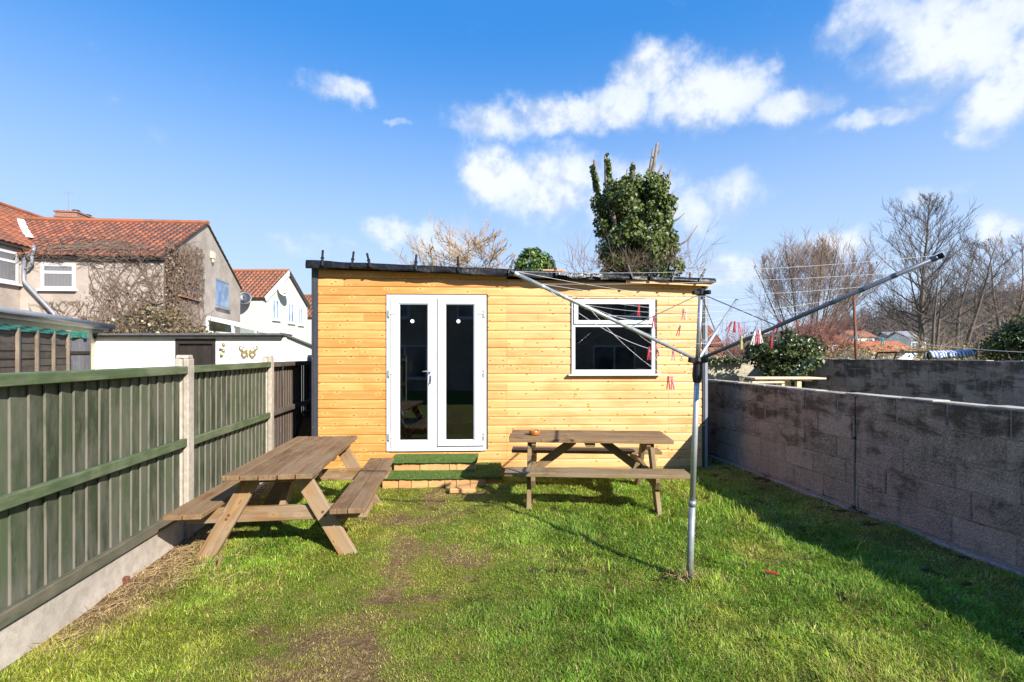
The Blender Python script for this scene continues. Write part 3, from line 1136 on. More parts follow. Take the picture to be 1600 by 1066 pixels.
block_wall('block_wall', 'dark block wall on the far side of the neighbouring garden', Vector((far_x(15.2), 15.2, 0)), Vector((far_x(3), 3, 0)), 1.495, .2, rs=8)
block_wall('block_wall', 'sunlit cream block wall closing the end of the neighbouring garden', Vector((3.6, 15.5, 0)), Vector((far_x(15.2) - .01, 15.25, 0)), 1.47, .2, mats=('block_pale', 'cap', 'cap'), rs=9)


# ------------------------------------------------------------------ shed
def roof_z(u):          # top of the front wall
    return 2.80 - .20 * (u / SHW)


DOOR = (su(604), su(760), .285, 2.425)
WIN = (su(892.5), su(1025), szz(584, su(960)), szz(468, su(960)))


def make_shed():
    t_ = thing('garden_shed', 'orange pine clad flat roofed garden room with white french doors and a window', 'shed', SH0, SH_ANG)
    # --- cladding, board by board round the openings (local axes: x along, y back, z up)
    m = MB()
    bh = .119
    prof0 = [(0, .013), (.003, .004), (.010, 0), (.092, 0), (.109, .004), (.119, .012)]
    ops = [DOOR, WIN]
    brk = sorted({0.0, SHW, DOOR[0], DOOR[1], WIN[0], WIN[1], su(792), su(1045)})
    z = .035
    row = 0
    R_ = random.Random(4)
    while z < 2.84:
        z1 = z + bh
        # board joints differ from row to row
        joints = {su(792) if row % 5 else None, su(1045) if row % 3 else None}
        if row % 4 == 1: joints.add(su(560) + R_.uniform(-.2, .2))
        if row % 3 == 2: joints.add(su(850) + R_.uniform(-.3, .5))
        cuts = sorted({0.0, SHW, DOOR[0], DOOR[1], WIN[0], WIN[1]} | {j for j in joints if j is not None})
        runs = []
        for a, b in zip(cuts[:-1], cuts[1:]):
            mid = (a + b) / 2
            spans = [(z, z1)]
            for (o0, o1, oz0, oz1) in ops:
                if o0 - 1e-6 <= mid <= o1 + 1e-6:
                    ns = []
                    for (s0, s1) in spans:
                        if s0 < oz0: ns.append((s0, min(s1, oz0)))
                        if s1 > oz1: ns.append((max(s0, oz1), s1))
                    spans = ns
            runs.append([a, b, [s for s in spans if s[1] - s[0] > .004]])
        # join neighbouring runs that are the same full board
        out = []
        for rn in runs:
            if out and out[-1][2] == rn[2] and not any(j is not None and abs(out[-1][1] - j) < 1e-6 for j in joints):
                out[-1][1] = rn[1]
            else:
                out.append(rn)
        for a, b, spans in out:
            for (s0, s1) in spans:
                r = R_.random()
                bow = R_.uniform(-.002, .002)
                off = (r * 31, r * 17, r * 9)
                e = .0012
                vs, gs = [], []
                for x in (a + e, b - e):
                    top = roof_z(x)
                    for (pz, py) in prof0:
                        zz = min(max(z + pz, s0), s1)
                        zz = min(zz, top)
                        vs.append((x, py + bow, zz))
                        gs.append((x + off[0], pz + off[1], py + off[2]))
                    for zz in (min(s1, top), min(s0, top)):
                        vs.append((x, .02, zz))
                        gs.append((x + off[0], zz + off[1], .02))
                n = 8
                if min(roof_z(a), roof_z(b)) - s0 < .004: continue
                fs = [(i, (i + 1) % n, n + (i + 1) % n, n + i) for i in range(n)] + [tuple(range(n - 1, -1, -1)), tuple(range(n, 2 * n))]
                m.add(vs, fs, gs, r)
        z = z1
        row += 1
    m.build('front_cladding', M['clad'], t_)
    D = 3.6
    # --- structure behind: sheathing round the openings, side and back walls, inner lining
    q = MB()
    def slab(a, b, z0, z1):
        q.bb((a, .021, z0), (b, .10, z1))
    slab(.0, DOOR[0], .05, 2.56)
    slab(DOOR[1], WIN[0], .05, 2.56)
    slab(WIN[1], SHW, .05, 2.56)
    slab(DOOR[0], DOOR[1], 2.426, 2.56)
    slab(DOOR[0], DOOR[1], .05, .284)
    slab(WIN[0], WIN[1], WIN[3] + .001, 2.56)
    slab(WIN[0], WIN[1], .05, WIN[2] - .001)
    q.build('frame_sheathing', M['inner_wall'], t_)
    q = MB()
    q.bb((-.09, .012, .02), (-.02, D, 2.74), 1)
    q.bb((SHW + .02, .012, .02), (SHW + .09, D, 2.56), 1)
    q.bb((-.02, D - .08, .02), (SHW + .02, D, 2.56))
    q.build('side_wall', M['dark_wall'], t_)
    q = MB()
    q.bb((0, .1005, .24), (SHW, D - .09, .272))
    q.build('floor_boards', M['floor_wood'], t_)
    q = MB()
    q.bb((0, .1005, 2.46), (SHW, D - .09, 2.49))
    q.bb((0, 2.9, .273), (SHW, 2.95, 2.458))
    q.build('lining', M['inner_wall'], t_)
    # --- corner trims and foundation
    q = MB()
    q.bb((-.085, -.012, .0), (-.001, .010, 2.795), 2)
    q.bb((-.060, -.018, .0), (-.035, -.0125, 2.795), 2)
    q.build('corner_trim', M['grey_trim'], t_, bevel=.003)
    q = MB()
    q.bb((SHW + .001, -.012, .0), (SHW + .035, .010, 2.59), 2)
    q.build('corner_trim', M['grey_trim'], t_, bevel=.003)
    q = MB()
    q.bb((SHW + .036, -.015, .0), (SHW + .075, .010, 2.585), 2)
    q.build('corner_trim', M['light_trim'], t_, bevel=.003)
    for zz in (.62, 1.55, 2.2):
        for xx, yy in ((-.07, -.016), (SHW + .02, -.016)):
            q = MB()
            q.lathe([(.0, -.004), (.009, -.004), (.009, .006), (0, .006)], (xx, yy, zz), 8)
            q.build('screw_head', M['lock'], t_)
    q = MB()
    q.bb((-.06, .03, -.1), (SHW + .06, D, .03))
    q.build('foundation', M['concrete'], t_)
    q = MB()
    q.bb((DOOR[1] + .1, -.012, .0), (SHW + .12, .011, .034))
    q.build('base_board', M['step_wood'], t_, bevel=.003)
    # --- roof: sloping board, membrane folded over the front with a loose wavy hem
    ov = .12
    def rt(u): return 2.845 - .205 * (u / SHW)
    q = MB()
    a, b = -.115, SHW + .13
    vs = []
    for (x, y) in ((a, -ov), (b, -ov), (b, D + .1), (a, D + .1)):
        vs += [(x, y, rt(x) - .035 - .02 * (y > 1)), (x, y, rt(x) - .02 * (y > 1))]
    q.add(vs, [(0, 2, 4, 6), (7, 5, 3, 1), (0, 1, 3, 2), (2, 3, 5, 4), (4, 5, 7, 6), (6, 7, 1, 0)])
    rf = q.build('roof', M['felt'], t_)
    n, rows = 150, 9
    vs = []
    R2 = random.Random(3)
    for i in range(n + 1):
        u = a + (b - a) * i / n
        hang = .050 + .050 * vnoise(np.array(u * 1.7), np.array(.5), 4) + .03 * vnoise(np.array(u * 4.0), np.array(.2), 14)
        hang = float(hang) * float(1 - .45 * sstep(SHW * .55, SHW, np.array(u)))
        wv_ = .035 * (float(vnoise(np.array(u * 3.1), np.array(2.2), 8)) - .35)
        lift = .012 * (float(vnoise(np.array(u * 2.2), np.array(7.2), 18)))
        for j in range(rows):
            if j < 4:
                y = .25 - (.25 + ov + .012) * j / 3
                zz = rt(u) + .006 + lift * (j / 3) + .008 * float(vnoise(np.array(u * 6), np.array(y * 6), 2))
            else:
                f = (j - 3) / (rows - 4)
                y = -ov - .014 - wv_ * math.sin(f * PI * .9) - .02 * f * float(vnoise(np.array(u * 7), np.array(f * 2), 5))
                zz = rt(u) + lift - hang * f
            vs.append((u, y, zz))
    fs = [(i * rows + j, i * rows + j + 1, (i + 1) * rows + j + 1, (i + 1) * rows + j) for i in range(n) for j in range(rows - 1)]
    q = MB()
    q.add(vs, fs)
    mo = q.build('roof_membrane', M['membrane'], t_, smooth=True)
    sm = mo.modifiers.new('thick', 'SOLIDIFY')
    sm.thickness = .004
    # silver flashing scraps turned over the edge
    q = MB()
    for (u0, u1) in ((su(868), su(938)),):
        k = 26
        vs = []
        for i in range(k + 1):
            u = u0 + (u1 - u0) * i / k
            for j in range(5):
                f = j / 4
                vs.append((u, -ov - .05 - .03 * math.sin(f * 3 + u * 9) * R2.random() - .02 * f, rt(u) + .005 - (.062 + .02 * math.sin(u * 13)) * f))
        q.add(vs, [(i * 5 + j, i * 5 + j + 1, i * 5 + j + 6, i * 5 + j + 5) for i in range(k) for j in range(4)])
    fo = q.build('foil_flashing', M['foil'], t_, smooth=True)
    fo.modifiers.new('thick', 'SOLIDIFY').thickness = .003
    # exposed timber under the lifted edge at the right
    q = MB()
    q.beam((su(975), -ov + .012, rt(su(975)) - .062), (SHW + .08, -ov + .012, rt(SHW + .08) - .062), .022, .05)
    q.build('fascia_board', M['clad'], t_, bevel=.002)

    # --- french doors
    x0, x1, z0, z1 = DOOR
    Yf = lambda px: su(px)
    q = MB()
    fr = .062
    q.bb((x0 + .001, -.02, z0 + .001), (x0 + fr, .06, z1 - .001), 2)
    q.bb((x1 - fr * .75, -.02, z0 + .001), (x1 - .001, .06, z1 - .001), 2)
    q.bb((x0 + fr + .0005, -.02, z1 - .055), (x1 - fr * .75 - .0005, .06, z1 - .001))
    q.bb((x0 + fr + .0005, -.028, z0 + .001), (x1 - fr * .75 - .0005, .06, z0 + .055))
    q.build('door_frame', M['upvc'], t_, bevel=.004)
    q = MB()
    q.bb((x1 + .001, -.004, z0 + .02), (x1 + .02, .02, z1), 2)
    q.bb((x0, -.006, z1 + .001), (x1 + .02, .02, z1 + .013))
    q.build('door_surround', M['dark_door'], t_)
    panes = ((su(625), su(668)), (su(697), su(740)))
    leaves = ((x0 + fr + .004, su(682.5)), (su(684), x1 - fr * .75 - .004))
    zp0, zp1 = z0 + .155, z1 - .135
    for i in range(2):
        la, lb = leaves[i]
        pa, pb = panes[i]
        lz0, lz1 = z0 + .06 + .012 * i, z1 - .058
        q = MB()
        y0, y1 = -.034, .03
        q.bb((la, y0, lz0), (pa - .012, y1, lz1), 2)
        q.bb((pb + .012, y0, lz0), (lb, y1, lz1), 2)
        q.bb((pa - .0115, y0, lz0), (pb + .0115, y1, zp0 - .012))
        q.bb((pa - .0115, y0, zp1 + .012), (pb + .0115, y1, lz1))
        # glazing bead
        q.bb((pa - .0115, y0 + .012, zp0 - .0115), (pa, y1 - .004, zp1 + .0115), 2)
        q.bb((pb, y0 + .012, zp0 - .0115), (pb + .0115, y1 - .004, zp1 + .0115), 2)
        q.bb((pa + .0004, y0 + .012, zp0 - .0115), (pb - .0004, y1 - .004, zp0))
        q.bb((pa + .0004, y0 + .012, zp1), (pb - .0004, y1 - .004, zp1 + .0115))
        dl = q.build('door_leaf', M['upvc'], t_, bevel=.003)
        q = MB()
        q.bb((pa - .003, .004, zp0 - .003), (pb + .003, .010, zp1 + .003))
        q.build('glass', M['glass'], dl)
        q = MB()
        cx_ = (pa + pb) / 2 - .02
        q.prism([(.026 * math.cos(k * PI / 10), .026 * math.sin(k * PI / 10)) for k in range(20)], (cx_, .0036, szz(502, su(650))), (1, 0, 0), (0, 0, 1), (0, -.002, 0))
        q.build('round_sticker', M['sticker'], dl)
        for zz in (szz(490, su(610)), szz(583, su(610)), szz(682, su(610))):
            q = MB()
            hx = la - .012 if i == 0 else lb + .012
            sgn = 1 if i == 0 else -1
            q.lathe([(.0095, -.05), (.0095, .05)], (hx - .006 * sgn, -.046, zz), 10)
            q.bb((hx + .004 * sgn, -.043, zz - .012), (hx + .085 * sgn, -.035, zz + .012))
            q.bb((hx - .03 * sgn, -.040, zz - .045), (hx - .016 * sgn, -.0205, zz + .045))
            q.build('hinge', M['upvc'], dl, bevel=.002)
        if i == 0:
            hu, hz = su(674), szz(580, su(674))
            q = MB()
            q.bb((hu - .016, -.045, hz - .17), (hu + .016, -.0345, hz + .06), 2)
            q.build('handle_plate', M['upvc'], dl, bevel=.004)
            q = MB()
            q.tube([(hu, -.045, hz), (hu, -.075, hz), (hu - .02, -.085, hz), (hu - .11, -.085, hz - .004)], [.011, .011, .011, .008], 8)
            q.build('handle', M['alu'], dl, smooth=True)
            q = MB()
            q.lathe([(.0, -.03), (.011, -.03), (.011, .03), (0, .03)], (hu, -.05, hz - .09), 10)
            q.tube([(hu, -.062, hz - .09), (hu + .005, -.066, hz - .12), (hu - .008, -.066, hz - .165)], .006, 6)
            q.build('lock', M['lock'], dl)
    # --- window
    x0, x1, z0, z1 = WIN
    uC = (x0 + x1) / 2
    ztr = szz(508, uC)
    q = MB()
    x1f = x1 - .02
    q.bb((x0 + .002, -.024, z0 + .002), (x0 + .052, .06, z1 - .002), 2)
    q.bb((x1f - .05, -.024, z0 + .002), (x1f, .06, z1 - .002), 2)
    q.bb((x0 + .0525, -.024, z1 - .05), (x1f - .0505, .06, z1 - .002))
    q.bb((x0 + .0525, -.024, z0 + .002), (x1f - .0505, .06, z0 + .055))
    q.bb((x0 + .0525, -.024, ztr - .03), (x1f - .0505, .06, ztr + .03))
    wf = q.build('window', M['upvc'], t_, bevel=.004)
    q = MB()
    fa, fb, fz0, fz1 = x0 + .03, x1f - .03, ztr + .012, z1 - .02
    y0, y1 = -.045, .02
    q.bb((fa, y0, fz0), (fa + .06, y1, fz1), 2)
    q.bb((fb - .06, y0, fz0), (fb, y1, fz1), 2)
    q.bb((fa + .0605, y0, fz0), (fb - .0605, y1, fz0 + .05))
    q.bb((fa + .0605, y0, fz1 - .05), (fb - .0605, y1, fz1))
    fl = q.build('fanlight_sash', M['upvc'], wf, bevel=.004)
    q = MB()
    q.bb((fa + .055, -.014, fz0 + .045), (fb - .055, -.008, fz1 - .045))
    q.build('fanlight_glass', M['glass'], wf)
    q = MB()
    q.bb((x0 + .048, -.002, z0 + .05), (x1f - .046, .004, ztr - .028))
    q.build('glass', M['glass'], wf)
    q = MB()
    q.bb((x0 - .05, -.07, z0 - .028), (x1 + .05, .0, z0 - .002))
    q.build('window_sill', M['upvc'], wf, bevel=.005)
    q = MB()
    q.bb((x1f + .001, -.012, z0 + .001), (x1 + .012, .02, z1 + .005), 2)
    q.bb((x0, -.008, z1 + .001), (x1f, .02, z1 + .014))
    q.build('window_surround', M['dark_door'], wf)
    return t_


make_shed()


def shed_local(u, v, z): return sw(u, v, z)


# --- crumpled net behind the fanlight and the sofa inside
def inside():
    q = MB()
    R_ = random.Random(2)
    n, k = 22, 8
    vs = []
    ua, ub = su(968), su(1006)
    zb = szz(501, ua)
    for i in range(n + 1):
        f = i / n
        for j in range(k + 1):
            g_ = j / k
            hh = (.05 + .10 * f) * g_
            vs.append(sw(ua + (ub - ua) * f, .10 + .05 * math.sin(f * 9 + g_ * 5) * R_.random() + .02, zb + hh))
    q.add(vs, [(i * (k + 1) + j, i * (k + 1) + j + 1, (i + 1) * (k + 1) + j + 1, (i + 1) * (k + 1) + j) for i in range(n) for j in range(k)])
    o = q.build('net_curtain', M['white_sheet'])
    o.modifiers.new('thick', 'SOLIDIFY').thickness = .002
    tag(o, 'crumpled pale net behind the top pane of the shed window', 'net curtain')
    v0 = 1.02
    t_ = thing('sofa', 'low grey sofa end seen through the left shed door', 'sofa', sw(su(640, v0), v0, .272), SH_ANG)
    q = MB()
    q.prism([(-1.2, .14), (-.03, .14), (.13, .34), (-1.2, .30)], (0, 0, 0), (1, 0, 0), (0, 0, 1), (0, .75, 0))
    q.build('seat', M['sofa'], t_, bevel=.03, seg=3)
    q = MB()
    q.bb((-1.2, .30, .345), (-.10, .55, .66))
    q.build('back_cushion', M['cushion'], t_, bevel=.06, seg=3)
    q = MB()
    q.bb((-1.1, .03, .345), (-.02, .29, .44))
    q.build('seat_cushion', M['cushion'], t_, bevel=.035, seg=3)
    for x, y in ((-.06, .08), (-.06, .68), (-1.0, .08), (-1.0, .68)):
        q = MB()
        q.lathe([(.022, 0), (.014, .03), (.014, .14)], (x, y, 0), 10)
        q.build('leg', M['chrome'], t_, smooth=True)


inside()


# --- black spring clamps along the roof edge
def make_clamps():
    ov = .12
    def rt(u): return 2.845 - .205 * (u / SHW)
    spots = [(504, 3, 'at the far left end of the shed roof edge'), (551, -4, 'second from the left on the shed roof edge'), (577, 22, 'tilted, third from the left on the shed roof edge'),
             (650, 3, 'above the left shed door on the roof edge'), (716, 4, 'above the right shed door on the roof edge'), (797, -20, 'tilted beside the tip of the dryer arm on the roof edge'),
             (868, 6, 'in front of the timber block on the roof edge'), (986, 14, 'on the roof edge above the left of the window'), (1017, 12, 'on the roof edge above the right of the window'),
             (1052, -26, 'tilted, second from the right end of the roof edge'), (1095, -30, 'tilted at the far right end of the roof edge')]
    t0 = None
    for (px, tl, where) in spots:
        u = su(px, -ov - .03)
        if t0 is None:
            t0 = thing('spring_clamp', 'x', 'clamp', (0, 0, 0), 0, 'black clamps holding the roof membrane')
            for s, nm in ((-1, 'jaw'), (1, 'jaw')):
                q = MB()
                q.prism([(-.012, .14), (.004, .145), (.010, .05), (.014, -.02), (.018, -.075), (.006, -.085), (-.002, -.03), (-.006, .04)], (-.013, 0, 0), (0, s, 0), (0, 0, 1), (.026, 0, 0))
                q.build(nm, M['black_plastic'], t0, bevel=.003)
            q = MB()
            q.tube([(-.02, 0, .03), (.02, 0, .03)], .013, 10)
            q.build('pivot', M['black_plastic'], t0)
            c = t0
        else:
            c = copy_tree(t0)
        c.location = sw(u, -ov - .04, rt(u) + .02)
        c.rotation_euler = (math.radians(-12), math.radians(-tl if tl else 0), SH_ANG + math.radians(random.uniform(-20, 20)))
        c['label'] = 'black spring clamp ' + where


make_clamps()
q = MB()
q.box((0, 0, .035), (.26, .10, .07))
q.box((.165, .005, .030), (.06, .10, .06))
o = q.build('timber_block', M['step_wood'], bevel=.004)
o.location = sw(su(862, .1), .12, 2.845 - .205 * su(862) / SHW + .012)
tag(o, 'small brown timber offcut lying on the shed roof', 'timber block')


# ------------------------------------------------------------------ steps
def make_steps():
    t_ = thing('door_steps', 'two timber steps covered in artificial turf below the french doors', 'steps', sw(su(684), -.4, 0), SH_ANG)
    def brick_row(x0, x1, y0, y1, z0, z1, n, name):
        q = MB()
        L = x1 - x0
        xs = [x0]
        for i in range(n): xs.append(xs[-1] + L / n * random.uniform(.8, 1.2))
        s = L / (xs[-1] - x0)
        xs = [x0 + (x - x0) * s for x in xs]
        for a, b in zip(xs[:-1], xs[1:]):
            dy = random.uniform(-.006, .006)
            q.bb((a + .003, y0 + dy, z0), (b - .003, y0 + .06 + dy, z1 - random.uniform(0, .004)))
        return q.build(name, M['step_wood'], t_, bevel=.005)
    def turf(x0, x1, y0, y1, z, th, name):
        q = MB()
        n, k = 60, 14
        vs = []
        for i in range(n + 1):
            for j in range(k + 1):
                x, y = x0 + (x1 - x0) * i / n, y0 + (y1 - y0) * j / k
                e = min(i, n - i) == 0 or j == 0
                dz = .008 * (float(vnoise(np.array(x * 9), np.array(y * 9), 6)) - .5)
                vs.append((x + (random.uniform(-.008, .008) if e else 0), y + (random.uniform(-.008, .004) if e else 0), z + dz + (-th * .5 if e else 0)))
        q.add(vs, [(i * (k + 1) + j, (i + 1) * (k + 1) + j, (i + 1) * (k + 1) + j + 1, i * (k + 1) + j + 1) for i in range(n) for j in range(k)])
        o = q.build(name, M['turf'], t_, smooth=True)
        o.modifiers.new('thick', 'SOLIDIFY').thickness = th
        # short pile
        return o
    # local frame: x along the shed, y back, origin .4 m in front of the wall
    base = t_.location
    def lx(px, Y): return ((px - CX) / F * Y - base.x) * SC
    yl, yu = -.36, -.04
    a, b = lx(594, 5.88), lx(757, 5.9)
    brick_row(a, b, yl, .38, -.03, .098, 7, 'lower_riser')
    q = MB(); q.bb((a + .02, yl + .065, -.03), (b + .16, .375, .09)); q.build('lower_core', M['step_wood'], t_)
    turf(a - .03, b + .20, yl - .025, .38, .122, .02, 'lower_turf')
    c, d = lx(614, 6.2), lx(743, 6.2)
    brick_row(c, d, yu, .38, .118, .224, 3, 'upper_riser')
    q = MB(); q.bb((c + .02, yu + .065, .118), (d - .01, .375, .215)); q.build('upper_core', M['step_wood'], t_)
    turf(c - .05, d + .02, yu - .03, .38, .248, .022, 'upper_turf')
    # pile of the artificial turf
    xs, zs, ys = [], [], []
    for (x0, x1, y0, y1, zz, n) in ((a - .03, b + .2, yl - .03, .38, .122, 15000), (c - .05, d + .02, yu - .03, .38, .248, 9000)):
        xs.append(rng.uniform(x0, x1, n)); ys.append(rng.uniform(y0, y1, n)); zs.append(np.full(n, zz))
    X, Y, Z = map(np.concatenate, (xs, ys, zs))
    n = len(X)
    th = rng.uniform(0, 2 * PI, n)
    B = np.stack([X, Y, Z - .004], -1)
    S = np.stack([np.cos(th), np.sin(th), 0 * th], -1) * .003
    T = B + np.stack([rng.normal(0, .007, n), rng.normal(0, .007, n), rng.uniform(.010, .020, n)], -1)
    v = np.stack([B - S, B + S, T], 1).reshape(-1, 3)
    cc = np.array([.105, .175, .045]) * rng.uniform(.6, 1.9, (n, 1)) + np.array([.05, .04, .0]) * rng.random((n, 1))
    np_mesh('turf_pile', v, [np.arange(n * 3).reshape(-1, 3)], M['grass'], t_, {'bcol': ('FLOAT_COLOR', np.repeat(np.concatenate([cc, np.ones((n, 1))], 1), 3, 0))})


make_steps()
q = MB()
q.box((0, 0, .02), (.30, .10, .05))
o = q.build('loose_brick', M['step_wood'], bevel=.006)
o.location = (-.58, 5.70, .0)
o.rotation_euler = (.05, .03, .12)
tag(o, 'loose brown timber block half sunk in the lawn before the steps', 'timber block')


# ------------------------------------------------------------------ picnic tables
def picnic_table(label, loc, rz, seat_planks=2, top_planks=5, L=1.76, seat_mat='table_top', legm='table_leg', seed=1):
    """long axis = local x"""
    R_ = random.Random(seed)
    t_ = thing('picnic_table', label, 'picnic table', loc, rz, 'wooden picnic tables on the lawn')
    ht, hs = .70, .43
    W = .66
    q = MB()
    pw = W / top_planks
    for i in range(top_planks):
        y = -W / 2 + pw * (i + .5)
        q.box((R_.uniform(-.004, .004), y, ht - .019 + R_.uniform(-.002, .002)), (L + R_.uniform(-.012, .012), pw - .011, .038), None, 0, R_.random())
    q.build('tabletop', M['table_top'], t_, bevel=.005, seg=2)
    for s in (-1, 1):
        q = MB()
        sw_ = .27
        n = seat_planks
        for i in range(n):
            y = s * .585 - sw_ / 2 + sw_ / n * (i + .5)
            q.box((.02, y, hs - .019), (L + .08, sw_ / n - .007, .038), None, 0, R_.random())
        q.build('seat', M[seat_mat], t_, bevel=.005, seg=2)
    for e in (-1, 1):
        x = e * (L / 2 - .22)
        for s in (-1, 1):
            a, b = Vector((x, s * .56, -.03)), Vector((x, s * .17, ht - .038))
            q = MB()
            d = (b - a)
            # plank with horizontal cut ends
            w = .145
            q.prism([(a.y - w / 2, a.z), (a.y + w / 2, a.z), (b.y + w / 2, b.z), (b.y - w / 2, b.z)], (x - .0225, 0, 0), (0, 1, 0), (0, 0, 1), (.045, 0, 0))
            # grain should follow the plank
            q.g = [((p[1] - a.y) * .5 + p[2] + seed * 3.1 + s, p[1] - (a.y + (b.y - a.y) * (p[2] - a.z) / d.z), p[0]) for p in q.v]
            q.build('leg', M[legm], t_, bevel=.004)
        q = MB()
        xb = x - e * .046
        w = .73
        q.prism([(-w, hs - .0385), (-w, hs - .075), (-w + .05, hs - .155), (w - .05, hs - .155), (w, hs - .075), (w, hs - .0385)], (xb - .0225, 0, 0), (0, 1, 0), (0, 0, 1), (.045, 0, 0))
        q.g = [(p[1] + seed * 1.7, p[2], p[0]) for p in q.v]
        q.build('seat_support', M[legm], t_, bevel=.004)
        q = MB()
        q.prism([(-.30, ht - .0385), (-.30, ht - .07), (-.26, ht - .115), (.26, ht - .115), (.30, ht - .07), (.30, ht - .0385)], (xb - .0225, 0, 0), (0, 1, 0), (0, 0, 1), (.045, 0, 0))
        q.g = [(p[1] + seed * 2.7, p[2], p[0]) for p in q.v]
        q.build('top_cleat', M[legm], t_, bevel=.004)
        q = MB()
        q.beam((xb - e * .03, 0, hs - .11), (e * .16, 0, ht - .065), .045, .09)
        q.build('brace', M[legm], t_, bevel=.004)
        for s in (-1, 1):
            for zz in (hs - .08, hs - .11):
                q = MB()
                yy = s * (.56 - .39 * (zz / (ht - .04)))
                q.prism([(.011 * math.cos(k * PI / 4), .011 * math.sin(k * PI / 4)) for k in range(8)], (x + e * .0225, yy, zz), (0, 1, 0), (0, 0, 1), (e * .006, 0, 0))
                q.build('bolt', M['rust'], t_)
    q = MB()
    q.bb((-.05, -.29, ht - .085), (.05, .29, ht - .0385), 1)
    q.build('centre_cleat', M[legm], t_, bevel=.003)
    return t_


LT = picnic_table('weathered picnic table standing end on beside the green fence', (-1.945, 4.53, 0), PI / 2 + math.radians(7.0), 2, 5, 1.78, seed=3)
RT = picnic_table('greyer picnic table set lengthways in front of the shed window', (.86, 5.50, 0), math.radians(-3.6), 1, 4, 1.75, seat_mat='table', legm='table', seed=9)
q = MB()
q.lathe([(.0, 0), (.052, 0), (.060, .012), (.060, .052), (.054, .056), (.048, .052), (.046, .018), (.0, .016)], (0, 0, 0), 20)
o = q.build('ashtray', M['amber'], smooth=True, bevel=0)
o.location = (P(835, 690, 5.48).x, 5.48, .701)
tag(o, 'round amber ashtray near the left end of the tabletop by the shed', 'ashtray')


# ------------------------------------------------------------------ rotary clothes dryer
DRY0 = Vector((1.256, 3.445, 0))
HUB = Vector((1.315, 3.445, 1.555))
TOPC = Vector((1.338, 3.445, 2.04))
TIPS = {'right': P(1470, 400, 2.45), 'left': P(800, 425, 2.92), 'back': P(1150, 470, 4.47)}
LINES = []     # every washing line as a list of points, for the pegs


